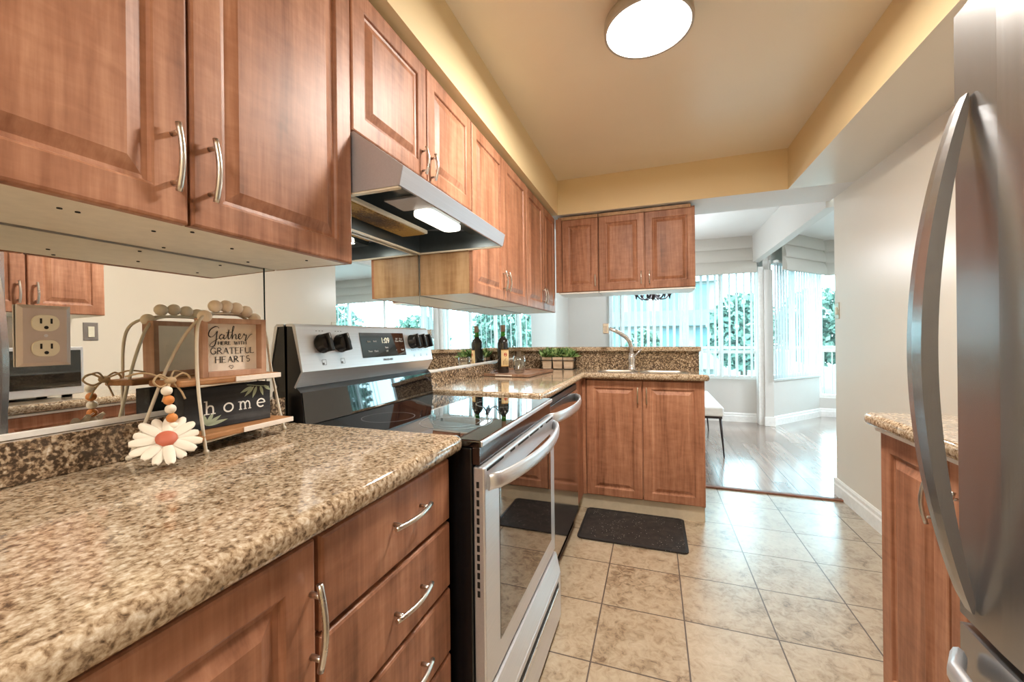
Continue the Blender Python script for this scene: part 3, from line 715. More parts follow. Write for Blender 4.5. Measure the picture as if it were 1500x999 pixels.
def knob(y, v):
    b = B(); Tm = Matrix(((FG.U.x, FG.V.x, FG.N.x, 0), (FG.U.y, FG.V.y, FG.N.y, 0), (FG.U.z, FG.V.z, FG.N.z, 0), (0, 0, 0, 1)))
    c = FG(y, v, 0)
    b.lathe([(0.030, 0.0), (0.030, 0.004), (0.026, 0.008), (0.024, 0.022), (0.021, 0.026), (0.0, 0.027)], c, M['plastic'], 24, T=Tm)
    kb = part('knob', b, cp)
    g = B(); g.box(-0.0075, -0.0285, 0.006, 0.0075, 0.0285, 0.038, M['plastic'], 0.004, 3, T=Matrix.Translation(c) @ Tm @ Matrix.Rotation(R(8), 4, 'Z')); part('grip', g, kb)
    h = B(); h.box(-0.001, 0.012, 0.0381, 0.001, 0.026, 0.0386, ink, T=Matrix.Translation(c) @ Tm @ Matrix.Rotation(R(8), 4, 'Z')); part('pointer_mark', h, kb)
for y in (0.975, 1.052): knob(y, 0.082)
for y in (1.462, 1.513, 1.561): knob(y, 0.082)
b = B()
for y in (0.972, 1.050):
    b.box(-0.010, -0.010, 0, 0.010, 0.010, 0.0004, inkd, T=Matrix.Translation(FG(y, 0.022, 0.0006)) @ Matrix(((0, dn.x, dn.z, 0), (1, 0, 0, 0), (0, dn.z, -dn.x, 0), (0, 0, 0, 1))))
b.bm.free(); b = B()
for y in (0.972, 1.050, 1.462, 1.513, 1.561):
    h_ = 0.008 if y < 1.2 else 0.004
    for (u0, v0, u1, v1) in ((-h_, -h_, h_, -h_), (h_, -h_, h_, h_), (h_, h_, -h_, h_), (-h_, h_, -h_, -h_)): stroke(b, FG, [(y + u0, 0.024 + v0), (y + u1, 0.024 + v1)], 0.0012, inkd, 0.0006)
    stroke(b, FG, [(y - h_, 0.024 - h_ * .5), (y, 0.024 - h_ * .5)], h_ * 0.7, inkd, 0.0007)
    for du in (-0.012, 0.0, 0.012): stroke(b, FG, [(y + du - 0.003, 0.122 if y < 1.2 else 0.046), (y + du + 0.003, 0.122 if y < 1.2 else 0.046)], 0.0018, inkd, 0.0006)
part('control_marks', b, cp, recalc=False)

# ------------------------------------------------------------------ range hood
HY0, HY1 = 0.868, 1.603
t = thing('range_hood', (0.2, 1.235, 1.535), 'grey steel range hood with a lit lamp under the short cabinet', 'range hood')
b = B()
th = 0.006
out = [(0.006, 1.698), (0.274, 1.698), (0.426, 1.584), (0.415, 1.536), (0.408, 1.536), (0.417, 1.580), (0.270, 1.690), (0.006, 1.690)]
b.prism(out, 'y', HY0, HY1, M['hood']); part('canopy', b, t)
side = [(0.006, 1.536), (0.414, 1.536), (0.425, 1.584), (0.274, 1.697), (0.006, 1.697)]
for a, c in ((HY0 - 0.001, HY0 + 0.004), (HY1 - 0.004, HY1 + 0.001)):
    b = B(); b.prism(side, 'y', a, c, M['hood']); part('side_panel', b, t)
b = bx(0.270, HY0 + 0.004, 1.600, 0.392, HY1 - 0.004, 1.604, m=M['hood_in']); b.box(0.008, HY0 + 0.004, 1.640, 0.271, HY1 - 0.004, 1.644, M['hood_in']); b.box(0.268, HY0 + 0.004, 1.600, 0.272, HY1 - 0.004, 1.644, M['hood_in'])
b.box(0.0075, HY0 + 0.004, 1.536, 0.012, HY1 - 0.004, 1.644, M['hood_in'])
for a, c in ((HY0 + 0.0045, HY0 + 0.007), (HY1 - 0.007, HY1 - 0.0045)): b.prism([(0.01, 1.540), (0.406, 1.540), (0.415, 1.582), (0.40, 1.6), (0.01, 1.64)], 'y', a, c, M['hood_in'])
part('lining', b, t)
b = B()
for (x0, x1, ya, yb) in ((0.006, 0.020, HY0, HY1), (0.020, 0.410, HY0 + 0.001, HY0 + 0.014), (0.020, 0.410, HY1 - 0.014, HY1 - 0.001)): b.box(x0, ya, 1.531, x1, yb, 1.5365, M['melamine'])
part('bottom_flange', b, t)
b = bx(0.028, 0.955, 1.575, 0.150, 1.44, 1.590, m=M['melamine'], bev=0.003); ft = part('filter_frame', b, t)
part('mesh', bx(0.036, 0.965, 1.571, 0.140, 1.43, 1.5755, m=M['filter']), ft)
b = bx(0.20, 1.09, 1.590, 0.33, 1.20, 1.600, m=M['hood'], bev=0.003); part('switch_box', b, t)
b = B(); b.prism(rrect(0.22, 0.30, 1.21, 1.46, 0.03), 'z', 1.576, 1.598, M['hoodglow'], 0.006, 2); part('lamp_lens', b, t)
light('hood_lamp_light', 'AREA', (0.26, 1.335, 1.572), 1.6, (1.0, 0.93, 0.78), size=0.08, sizey=0.22)

# ------------------------------------------------------------------ dishwasher
t = thing('dishwasher', (0.30, 2.02, 0.0), 'stainless dishwasher with a bowed handle between the range and the corner', 'dishwasher')
part('body', bx(0.035, 1.625, 0.02, 0.548, 2.420, 0.868, m=M['black']), t)
b = bx(0.548, 1.626, 0.105, 0.577, 2.418, 0.836, m=M['steel_dw'], bev=0.003); d = part('door', b, t)
part('control_strip', bx(0.545, 1.626, 0.838, 0.574, 2.418, 0.866, m=M['plastic'], bev=0.002), t)
pts = [];
for i in range(19):
    q = i / 18; pts.append((0.580 + 0.062 * math.sin(math.pi * q) ** 0.5, 1.70 + 0.66 * q, 0.792))
b = B(); b.tube(pts, 0.024, M['steel'], 12, ry=0.008, up=(0, 0, 1)); part('handle', b, d)
part('kick_plate', bx(0.50, 1.63, 0.0, 0.548, 2.415, 0.10, m=M['plastic']), t)

# ------------------------------------------------------------------ refrigerator, right side
t = thing('refrigerator', (1.86, 0.47, 0.0), 'tall stainless refrigerator with a long bowed handle at the edge of the photo', 'refrigerator')
part('body', bx(1.530, 0.05, 0.02, 2.235, 0.868, 1.655, m=plain('fridge_side_grey', srgb(176, 174, 170), 0.4), bev=0.004), t)
b = B(); pr = []
for i in range(9):
    q = i / 8; pr.append((1.480 - 0.004 * math.sin(math.pi * q) + (0.006 if i in (0, 8) else 0), 0.075 + 0.790 * q))
b.prism(pr + [(1.528, 0.865), (1.528, 0.075)], 'z', 0.690, 1.662, M['steel_v']); d = part('door', b, t)
def fr_handle(z0, z1, y0):
    b = B(); k = b.mi(M['steel_v']); rings = []
    for i in range(33):
        q = i / 32; z = z0 + (z1 - z0) * q; e = max(0.0, math.sin(math.pi * q)) ** 0.8
        xo = 1.4765 - 0.064 * e; th_ = 0.003 + 0.019 * e ** 0.5; hw = 0.008 + 0.011 * e ** 0.4
        rings.append([b.bm.verts.new(p) for p in ((xo, y0 + hw, z), (xo - 0.003 * e, y0, z), (xo, y0 - hw, z), (xo + th_, y0 - hw * 0.9, z), (xo + th_, y0 + hw * 0.9, z))])
    for a, c in zip(rings, rings[1:]):
        for j in range(5): f = b.bm.faces.new([a[j], a[(j + 1) % 5], c[(j + 1) % 5], c[j]]); f.material_index = k
    b.bm.faces.new(rings[0][::-1]); b.bm.faces.new(rings[-1]); return b
part('handle', fr_handle(0.712, 1.516, 0.828), d)
part('door_gasket', bx(1.528, 0.08, 0.70, 1.531, 0.862, 1.65, m=M['white']), t)
b = B(); b.prism(pr + [(1.528, 0.865), (1.528, 0.075)], 'z', 0.06, 0.674, M['steel_v']); d = part('freezer_drawer', b, t)
b = B(); b.tube([(1.470, 0.84, 0.628), (1.445, 0.80, 0.628), (1.432, 0.70, 0.628), (1.428, 0.47, 0.628), (1.432, 0.24, 0.628), (1.445, 0.14, 0.628), (1.470, 0.10, 0.628)], 0.018, M['steel'], 10, ry=0.010, up=(0, 0, 1)); part('handle', b, d)
XR = 1.645
t = thing('base_cabinet', (1.94, 1.18, 0.0), 'narrow maple base cabinet across the aisle, beside the refrigerator', 'cabinet')
part('body', bx(XR + 0.021, 0.88, 0.0, 2.225, 1.485, 0.868, m=M['wood']), t)
part('under_strip', bx(XR - 0.01, 0.88, 0.860, XR + 0.02, 1.488, 0.871, m=M['white']), t)
door(t, FXN(XR), 1.195, 1.485, 0.11, 0.858, (1.240, 0.690, 1.240, 0.800))
door(t, FXN(XR), 0.885, 1.190, 0.11, 0.858, (1.145, 0.690, 1.145, 0.800))
b = counter_poly('c', [(1.612, 0.876), (2.243, 0.876), (2.243, 1.512), (1.612, 1.512)], ZC - 0.038, ZC, [2, 3], '', [3])
tag(part('countertop', b), 'short granite countertop against the off-white wall, beside the refrigerator', 'countertop')
t = thing('upper_cabinet', (2.08, 1.08, 1.345), 'upper maple cabinet on the opposite wall, seen in the mirror behind the outlet plate', 'cabinet')
part('body', bx(1.936, 0.874, 1.345, 2.2435, 1.389, 2.10, m=M['melamine']), t)
door(t, FXN(1.915), 1.089, 1.387, 1.347, 2.10, (1.117, 1.392, 1.117, 1.50))
door(t, FXN(1.915), 0.876, 1.083, 1.347, 2.10, (1.055, 1.392, 1.055, 1.50))
t = thing('microwave_oven', (2.03, 1.05, 0.912), 'silver microwave oven with black glass, seen in the mirror below the outlet plate', 'microwave')
b = bx(1.852, 0.88, 0.926, 2.21, 1.262, 1.172, m=M['steel'], bev=0.004)
for yy in (0.92, 1.22): b.box(1.90, yy - 0.015, 0.9125, 1.93, yy + 0.015, 0.9265, M['rubber']); b.box(2.14, yy - 0.015, 0.9125, 2.17, yy + 0.015, 0.9265, M['rubber'])
part('body', b, t); part('door_glass', bx(1.849, 0.885, 0.965, 1.8525, 1.25, 1.155, m=M['blackglass'], bev=0.001), t)
# outlet plate on the mirror
plate_m = steel('pinkish_plate_steel', (0.60, 0.52, 0.47), 0.42, None, 0.6)
def outlet(loc, F, u, v, label, w=0.066, h=0.106):
    t = thing('outlet_plate', loc, label, 'outlet')
    pr_ = [(0, 0.0), (0.0, 0.004), (0.006, 0.007), (0.008, 0.007)]
    part('plate', panel(F, u - w / 2, u + w / 2, v - h / 2, v + h / 2, plate_m, pr_), t)
    for dv in (-0.022, 0.022):
        b = B(); prf = []
        Rr = [F(u + x, v + dv + z, 0.0072) for x, z in rrect(-0.0175, 0.0175, -0.0145, 0.0145, 0.0125)]; R2 = [F(u + x, v + dv + z, 0.0095) for x, z in rrect(-0.0168, 0.0168, -0.0138, 0.0138, 0.012)]
        b.poly(R2, M['ivory'])
        for i in range(len(Rr)): b.poly([Rr[i], Rr[(i + 1) % len(Rr)], R2[(i + 1) % len(Rr)], R2[i]], M['ivory'])
        o = part('socket', b, t)
        b = B()
        for du in (-0.0065, 0.0065): b.poly([F(u + du + x, v + dv + z, 0.0098) for x, z in ((-0.0014, -0.001), (0.0014, -0.001), (0.0014, 0.008), (-0.0014, 0.008))], M['dark'])
        b.poly([F(u + 0.0030 * math.cos(a * 0.6283), v + dv - 0.0078 + 0.0030 * math.sin(a * 0.6283), 0.0098) for a in range(10)], M['dark'])
        part('slots', b, o)
    b = B(); b.poly([F(u + 0.0028 * math.cos(a * 0.6283), v + 0.0028 * math.sin(a * 0.6283), 0.0085) for a in range(10)], M['steel']); part('screw', b, t)
outlet((0.006, 0.394, 1.159), FX(0.0048), 0.394, 1.159, 'metal double outlet plate mounted on the mirror, nearest the camera')
t = thing('light_switch', (2.244, 3.46, 1.31), 'small brass-edged light switch at the end of the off-white wall', 'light switch')
part('plate', panel(FXN(2.2455), 3.425, 3.495, 1.255, 1.370, M['brass'], [(0, 0), (0, 0.004), (0.004, 0.006), (0.006, 0.006)]), t)
part('rocker', bx(2.2345, 3.448, 1.285, 2.2402, 3.472, 1.340, m=M['ivory'], bev=0.002), t)
# right wall's switch plate reflected above the microwave
t = thing('wall_phone_jack', (2.244, 1.466, 1.21), 'small grey wall plate above the short counter, seen in the mirror', 'wall plate')
part('plate', panel(FXN(2.2455), 1.435, 1.505, 1.215, 1.325, plain('grey_plate', srgb(120, 112, 106), 0.4), [(0, 0), (0, 0.004), (0.004, 0.006), (0.006, 0.006)]), t)
part('socket', bx(2.234, 1.455, 1.235, 2.240, 1.485, 1.30, m=M['ivory'], bev=0.002), t)

# ------------------------------------------------------------------ ceiling lamps
def lamp(x, y, z, r, label):
    t = thing('ceiling_lamp', (x, y, z), label, 'ceiling lamp')
    b = B(); b.lathe([(0.05, 0.0), (r * 0.72, 0.0), (r * 0.76, -0.02), (r * 0.80, -0.05), (0.02, -0.05)], (x, y, z - 0.0005), M['ring'], 40); part('base', b, t)
    b = B(); b.lathe([(r * 0.90, -0.035), (r, -0.038), (r * 1.01, -0.060), (r, -0.078), (r * 0.955, -0.080), (r * 0.93, -0.06), (r * 0.90, -0.035)], (x, y, z), M['ring'], 56); part('rim', b, t)
    b = B(); b.lathe([(r * 0.90, -0.045), (r * 0.945, -0.060), (r * 0.95, -0.0765), (r * 0.6, -0.079), (0.0, -0.080)], (x, y, z), M['glow'], 48); part('diffuser', b, t)
lamp(1.008, 1.637, ZK, 0.163, 'round flush ceiling lamp glowing white on the kitchen ceiling')

# ------------------------------------------------------------------ floor mat
b = B(); b.prism(rrect(0.588, 1.180, 2.285, 2.708, 0.03), 'z', 0.001, 0.010, M['mat'], 0.003, 2)
t = part('floor_mat', b); tag(t, 'speckled black kitchen mat lying on the tiles before the sink cabinet', 'mat')
b = B(); ro, ri = rrect(0.588, 1.180, 2.285, 2.708, 0.03), rrect(0.603, 1.165, 2.300, 2.693, 0.02)
for i in range(len(ro)): b.poly([(*ro[i], 0.0104), (*ro[(i + 1) % len(ro)], 0.0104), (*ri[(i + 1) % len(ro)], 0.0125), (*ri[i], 0.0125)], M['rubber'])
for i in range(len(ro)): b.poly([(*ri[i], 0.0125), (*ri[(i + 1) % len(ro)], 0.0125), (*ri[(i + 1) % len(ro)], 0.0100), (*ri[i], 0.0100)], M['rubber'])
part('rim', b, t)

# ------------------------------------------------------------------ decorative stand with signs and daisy garland
M['stand_wire'] = plain('ivory_wire', srgb(206, 196, 178), 0.4); M['bead'] = wood('raw_bead_wood', 'z', [srgb(214, 196, 174), srgb(228, 212, 192), srgb(236, 222, 204), srgb(242, 230, 214)], 0.6)
M['shelfwood'] = wood('stained_shelf', 'y', [srgb(104, 66, 36), srgb(140, 94, 56), srgb(158, 112, 72), srgb(180, 136, 96)], 0.5)
M['whitewash'] = wood('whitewashed_wood', 'y', [srgb(176, 160, 146), srgb(206, 192, 178), srgb(218, 206, 194), srgb(228, 218, 208)], 0.6)
M['frame_wood'] = wood('pale_frame_wood', 'z', [srgb(136, 98, 76), srgb(168, 128, 104), srgb(184, 146, 122), srgb(200, 164, 140)], 0.5)
M['paper'] = plain('cream_board', srgb(232, 222, 208), 0.7); M['ink'] = plain('black_ink', srgb(28, 26, 26), 0.6)
t = thing('tiered_stand', (0.09, 0.66, ZC), 'two-tier wire and wood stand with a beaded top, on the granite by the mirror', 'stand')
def spl3(P, n=6):
    out = []
    for i in range(len(P) - 1):
        p0, p1, p2, p3 = [Vector(P[max(0, min(len(P) - 1, i + k))]) for k in (-1, 0, 1, 2)]
        for k in range(n):
            q = k / n; out.append(0.5 * (2 * p1 + (p2 - p0) * q + (2 * p0 - 5 * p1 + 4 * p2 - p3) * q * q + (3 * p1 - p0 - 3 * p2 + p3) * q ** 3))
    return out + [Vector(P[-1])]
ZT = 1.208
frontw = [(0.142, 0.574, ZC + 0.004), (0.135, 0.570, 0.99), (0.128, 0.568, 1.07), (0.124, 0.570, 1.15), (0.116, 0.580, 1.188), (0.100, 0.604, ZT - 0.004), (0.092, 0.630, ZT), (0.088, 0.665, ZT + 0.002), (0.085, 0.700, ZT), (0.084, 0.735, ZT - 0.014), (0.086, 0.757, 1.165), (0.090, 0.768, 1.08), (0.096, 0.784, 0.98), (0.102, 0.795, ZC + 0.004)]
rearw = [(0.038, 0.497, ZC + 0.004), (0.048, 0.522, 0.99), (0.058, 0.545, 1.07), (0.069, 0.570, 1.14), (0.080, 0.594, 1.185), (0.086, 0.620, ZT - 0.003), (0.082, 0.660, ZT), (0.078, 0.700, ZT - 0.003), (0.066, 0.735, 1.18), (0.056, 0.755, 1.10), (0.046, 0.770, 1.0), (0.040, 0.780, ZC + 0.004)]
for w_ in (frontw, rearw):
    b = B(); b.tube(spl3(w_), 0.0032, M['stand_wire'], 10)
    for e in (w_[0], w_[-1]): b.ball((e[0], e[1], ZC + 0.0055), 0.0055, M['stand_wire'])
    part('wire_bow', b, t)
b = B(); b.tube([(0.139, 0.5735, 0.937), (0.099, 0.787, 0.937)], 0.0025, M['stand_wire'], 8); b.tube([(0.042, 0.508, 0.937), (0.043, 0.776, 0.937)], 0.0025, M['stand_wire'], 8)
b.tube([(0.128, 0.570, 1.052), (0.092, 0.771, 1.052)], 0.0025, M['stand_wire'], 8); part('shelf_rail', b, t)
for i, (y, z, x) in enumerate([(0.603, 1.200, 0.098), (0.628, 1.224, 0.094), (0.654, 1.226, 0.091), (0.680, 1.223, 0.089), (0.705, 1.217, 0.087), (0.728, 1.200, 0.086)]):
    b = B(); b.ball((x, y, z), 0.0138, M['bead'], u=16, v=10); part('bead', b, t)
b = B(); b.box(0.030, 0.535, 1.054, 0.128, 0.762, 1.067, M['shelfwood'], 0.003); part('shelf', b, t)
b = B(); b.box(0.030, 0.545, 0.9395, 0.142, 0.785, 0.952, M['shelfwood'], 0.003); part('shelf', b, t)
for (y0, y1, x, z) in [(0.648, 0.763, 0.1285, 1.0545), (0.655, 0.786, 0.1425, 0.940)]:
    b = B(); b.box(x - 0.0005, y0, z, x + 0.0025, y1, z + 0.0115, M['whitewash'], 0.001); part('whitewashed_edge', b, t)
# Gather sign: box frame with a board
t = thing('gather_sign', (0.094, 0.664, 1.067), 'small framed sign reading Gather here with grateful hearts, on the upper tier', 'sign')
sy0, sy1, sz0, sz1, sx0, sx1 = 0.596, 0.733, 1.067, 1.197, 0.080, 0.113
b = B(); fw = 0.0115
b.box(sx0, sy0, sz0, sx1, sy0 + fw, sz1, M['frame_wood'], 0.0008); b.box(sx0, sy1 - fw, sz0, sx1, sy1, sz1, M['frame_wood'], 0.0008)
b.box(sx0, sy0 + fw, sz0, sx1, sy1 - fw, sz0 + fw, M['frame_wood'], 0.0008); b.box(sx0, sy0 + fw, sz1 - fw, sx1, sy1 - fw, sz1, M['frame_wood'], 0.0008)
part('frame', b, t)
bd = part('board', bx(sx0 + 0.0005, sy0 + fw, sz0 + fw, sx0 + 0.011, sy1 - fw, sz1 - fw, m=M['paper']), t)
FS = FX(sx0 + 0.0112); cyy, Wd = (sy0 + sy1) / 2, sy1 - sy0 - 2 * fw
b = B()
sc_ = 0.0104; ox, oz = sy0 + fw + 0.010, sz1 - fw - 0.044
def script(strokes, ox, oz, s_, w):
    for st in strokes:
        P = smooth_pts(st, 7); ws = []
        for i in range(len(P)):
            dz = P[min(i + 1, len(P) - 1)][1] - P[max(i - 1, 0)][1]; ws.append(w * (1.25 if dz < 0 else 0.65))
        stroke(b, FS, [(ox + p[0] * s_, oz + p[1] * s_) for p in P], w, M['ink'], ws=ws)
G = [[(2.2, 2.55), (1.9, 2.9), (1.3, 2.85), (0.5, 2.2), (0.15, 1.3), (0.35, 0.75), (0.9, 0.75), (1.5, 1.35), (1.85, 1.9), (1.75, 1.2), (1.6, 0.0), (1.3, -1.1), (0.75, -1.45), (0.4, -1.15), (0.7, -0.6), (1.5, -0.05), (2.1, 0.35)]]
a_ = [[(3.15, 1.0), (2.75, 1.25), (2.35, 0.85), (2.3, 0.35), (2.6, 0.2), (3.0, 0.6), (3.2, 1.1), (3.1, 0.45), (3.3, 0.2), (3.75, 0.7)]]
t_ = [[(3.75, 0.7), (4.2, 2.3), (4.0, 0.8), (4.1, 0.2), (4.45, 0.45)], [(3.55, 1.55), (4.75, 1.75)]]
h_ = [[(4.45, 0.45), (5.0, 1.9), (5.3, 2.9), (5.1, 3.0), (4.9, 2.0), (4.85, 0.2), (5.1, 0.9), (5.5, 1.25), (5.65, 0.9), (5.6, 0.35), (5.8, 0.2), (6.1, 0.5)]]
e_ = [[(6.1, 0.5), (6.6, 0.95), (6.55, 1.35), (6.25, 1.2), (6.15, 0.6), (6.4, 0.2), (6.8, 0.4), (7.2, 1.1)]]
r_ = [[(7.2, 1.1), (7.35, 1.4), (7.5, 1.05), (7.85, 1.1), (7.75, 0.4), (7.6, -0.1), (7.75, -0.2), (8.3, 0.6), (8.8, 1.2), (9.2, 1.3)]]
for g in (G, a_, t_, h_, e_, r_): script(g, ox - 0.001, oz + 0.007, sc_, 0.0019)
LET = {'H': [('v', 0, 0, 1, 1), ('v', .7, 0, 1, 1), ('l', 0, .52, .7, .52, .5)], 'E': [('v', 0, 0, 1, 1), ('l', 0, .98, .55, .98, .5), ('l', 0, .52, .42, .52, .5), ('l', 0, .02, .58, .02, .5)],
  'R': [('v', 0, 0, 1, 1), ('a', .05, .75, .45, .24, 90, -90, 1), ('l', .2, .5, .68, 0, 1)], 'W': [('l', 0, 1, .28, 0, 1), ('l', .28, 0, .5, .9, .5), ('l', .5, .9, .76, 0, 1), ('l', .76, 0, 1.02, 1, .5)],
  'I': [('v', .1, 0, 1, 1)], 'T': [('v', .35, 0, 1, 1), ('l', 0, .98, .7, .98, .5), ('l', 0.01, .98, .01, .84, .5), ('l', .69, .98, .69, .84, .5)],
  'G': [('a', .42, .5, .40, .5, 40, 330, .9), ('l', .76, .42, .76, .08, 1), ('l', .55, .42, .82, .42, .5)], 'A': [('l', 0, 0, .36, 1, .5), ('l', .36, 1, .72, 0, 1.1), ('l', .14, .35, .58, .35, .5)],
  'F': [('v', 0, 0, 1, 1), ('l', 0, .98, .55, .98, .5), ('l', 0, .52, .42, .52, .5)], 'U': [('l', 0, 1, 0, .3, 1), ('a', .32, .32, .32, .32, 180, 360, .7), ('l', .64, .3, .64, 1, .5)],
  'L': [('v', 0, 0, 1, 1), ('l', 0, .02, .56, .02, .5), ('l', .56, .02, .56, .16, .5)], 'S': [('a', .28, .75, .26, .24, 40, 270, .8), ('a', .28, .26, .27, .26, 90, -140, .8)]}
LW = {'H': .7, 'E': .58, 'R': .66, 'W': 1.02, 'I': .2, 'T': .7, 'G': .82, 'A': .72, 'F': .55, 'U': .64, 'L': .58, 'S': .56}
def serif_text(b, F, s_, uc, v, h, m, w, gap=0.22, serif=True):
    tot = sum((0.5 if c == ' ' else LW[c]) + gap for c in s_) - gap; u = uc - tot * h / 2
    for c in s_:
        if c == ' ': u += (0.5 + gap) * h; continue
        for st in LET[c]:
            if st[0] == 'v':
                _, x, z0, z1, k = st; stroke(b, F, [(u + x * h, v + z0 * h), (u + x * h, v + z1 * h)], w * k, m)
                if serif:
                    for z in (z0 + 0.02, z1 - 0.02): stroke(b, F, [(u + (x - .13) * h, v + z * h), (u + (x + .13) * h, v + z * h)], w * 0.45, m, 0.0009)
            elif st[0] == 'l':
                _, x0, z0, x1, z1, k = st; stroke(b, F, [(u + x0 * h, v + z0 * h), (u + x1 * h, v + z1 * h)], w * k, m, 0.001)
            else:
                _, cx_, cz, rx, rz, a0, a1, k = st; P = arc(cx_, cz, rx, rz, a0, a1); stroke(b, F, [(u + p[0] * h, v + p[1] * h) for p in P], w * k, m, 0.0011)
        u += (LW[c] + gap) * h
serif_text(b, FS, 'HERE WITH', cyy + 0.003, oz - 0.004, 0.0078, M['ink'], 0.0017, 0.26, False)
serif_text(b, FS, 'GRATEFUL', cyy + 0.004, oz - 0.0245, 0.0138, M['ink'], 0.0019, 0.22)
serif_text(b, FS, 'HEARTS', cyy + 0.004, oz - 0.0445, 0.0138, M['ink'], 0.0019, 0.28)
hp2 = [(0, -0.004), (-0.0045, 0.001), (-0.0035, 0.004), (-0.001, 0.004), (0, 0.002), (0.001, 0.004), (0.0035, 0.004), (0.0045, 0.001), (0, -0.004)]
stroke(b, FS, [(cyy + p[0], oz - 0.0560 + p[1]) for p in hp2], 0.0009, M['ink'])
part('lettering', b, bd, recalc=False)
b = B()
for (z0, z1) in ((1.118, 1.140), (1.098, 1.115)): b.poly([(sx0 - 0.0004, 0.622 + a, z) for a, z in ((0, z0), (0.032, z0), (0.032, z1), (0, z1))], M['paper'])
part('back_sticker', b, t, recalc=False)
t.rotation_euler.z = R(-8)
# home block
t = thing('home_block_sign', (0.07, 0.665, 0.952), 'black wooden block sign reading home, on the lower tier', 'sign')
M['blackboard'] = wood('black_painted_wood', 'y', [srgb(18, 18, 20), srgb(34, 34, 36), srgb(48, 48, 50), srgb(84, 84, 84)], 0.6)
hx, hy0, hy1, hz0, hz1 = 0.095, 0.577, 0.762, 0.9525, 1.044
bk = part('block', bx(0.055, hy0, hz0, hx, hy1, hz1, m=M['blackboard'], bev=0.0012), t)
wm = plain('white_paint_lettering', srgb(226, 224, 218), 0.6); FH = FX(hx)
b = B(); hw = 0.0034; zb_ = 0.984
def S(pts, w=hw): stroke(b, FH, pts, w, wm, 0.0007)
u = 0.619                                    # h
S([(u, zb_), (u, zb_ + 0.030)]); S([(u - .005, zb_ + .0290), (u + .001, zb_ + .0290)], .002); S([(u - .005, zb_ + .001), (u + .006, zb_ + .001)], .0022); S(smooth_pts([(u, zb_ + .013), (u + .005, zb_ + .0185), (u + .0115, zb_ + .017), (u + .013, zb_ + .010), (u + .013, zb_)], 5)); S([(u + .008, zb_ + .001), (u + .018, zb_ + .001)], .0022)
S(arc(0.664, zb_ + 0.010, 0.0095, 0.0095, 0, 360, 20))
u = 0.690                                    # m
S([(u, zb_), (u, zb_ + 0.020)]); S([(u - .005, zb_ + .019), (u + .001, zb_ + .019)], .002)
for k in (0, 1): S(smooth_pts([(u + k * .0105, zb_ + .013), (u + k * .0105 + .004, zb_ + .0185), (u + k * .0105 + .0085, zb_ + .017), (u + k * .0105 + .0105, zb_ + .010), (u + k * .0105 + .0105, zb_)], 5), 0.0030)
for k in (0, 1, 2): S([(u + k * .0105 - .0035, zb_ + .001), (u + k * .0105 + .0035, zb_ + .001)], .0022)
S([(0.7295, zb_ + .0105), (0.7465, zb_ + .0105)], .0026); S(arc(0.738, zb_ + 0.010, 0.009, 0.0095, 0, 310, 18))
part('lettering', b, bk, recalc=False)
b = B(); gl_ = plain('pale_green_leaf_paint', srgb(158, 168, 142), 0.7)
def leaf(u, v, ang, L_, W_):
    c, s_ = math.cos(R(ang)), math.sin(R(ang)); P = []
    for i in range(9): q = i / 8; P.append((q * L_, W_ * math.sin(math.pi * q ** 0.8)))
    for i in range(7, 0, -1): q = i / 8; P.append((q * L_, -W_ * math.sin(math.pi * q ** 0.8)))
    b.poly([FH(u + p[0] * c - p[1] * s_, v + p[0] * s_ + p[1] * c, 0.0006) for p in P], gl_)
for (a, L_) in [(205, .030), (225, .032), (250, .030), (285, .026), (320, .022)]: leaf(0.728 + (a - 250) * 0.00025, hz1 - 0.008, a, L_, 0.0038)
stroke(b, FH, [(0.705, hz1 - 0.003), (0.758, hz1 - 0.012)], 0.0016, gl_)
for (a, L_) in [(10, .045), (32, .036), (62, .034), (100, .026)]: leaf(0.618, hz0 + 0.008, a, L_, 0.0042)
part('painted_leaves', b, bk, recalc=False)
t.rotation_euler.z = R(-7); t.location.y -= 0.006
# daisy garland
dc = Vector((0.150, 0.498, 0.960)); dnm = Vector((0.62, -0.34, 0.70)).normalized()
du_ = Vector((0.34, 0.94, 0)).normalized(); du_ = (du_ - dnm * du_.dot(dnm)).normalized(); dv_ = dnm.cross(du_)
FD = Fr(dc, du_, dv_, dnm)
t = thing('daisy_garland', tuple(dc), 'white wooden daisy hanging from a short bead string tied to the stand', 'ornament')
petal = plain('white_painted_petal', srgb(222, 212, 196), 0.55); orange = wood('orange_bead', 'z', [srgb(160, 92, 40), srgb(196, 122, 62), srgb(206, 134, 74), srgb(220, 150, 90)], 0.5)
for k in range(15):
    a = 2 * math.pi * k / 15 + 0.1; ln = 0.0525 * (0.94 + 0.1 * ((k * 7) % 3) / 2); wd = 0.0088
    b = B(); n = 9; top, rows = [], []
    for i in range(n + 1):
        q = i / n; r_0 = 0.010 + (ln - 0.010) * q; hw = wd * (0.35 + 0.65 * math.sin(math.pi * min(1, 0.08 + q * 0.80)) ** 0.8) if q < 0.97 else wd * 0.45
        rows.append([FD(r_0 * math.cos(a) - s_ * hw * math.sin(a), r_0 * math.sin(a) + s_ * hw * math.cos(a), 0.002 + 0.0025 * (1 - s_ * s_) + (0.003 if k % 2 else 0.0)) for s_ in (-1, -0.5, 0, 0.5, 1)])
    for A, C in zip(rows, rows[1:]):
        for j in range(4): b.poly([A[j], A[j + 1], C[j + 1], C[j]], petal, True)
    for A, C in zip(rows, rows[1:]):
        for j in range(4): b.poly([p - dnm * 0.003 for p in (A[j + 1], A[j], C[j], C[j + 1])], petal, True)
    part('petal', b, t, recalc=False)
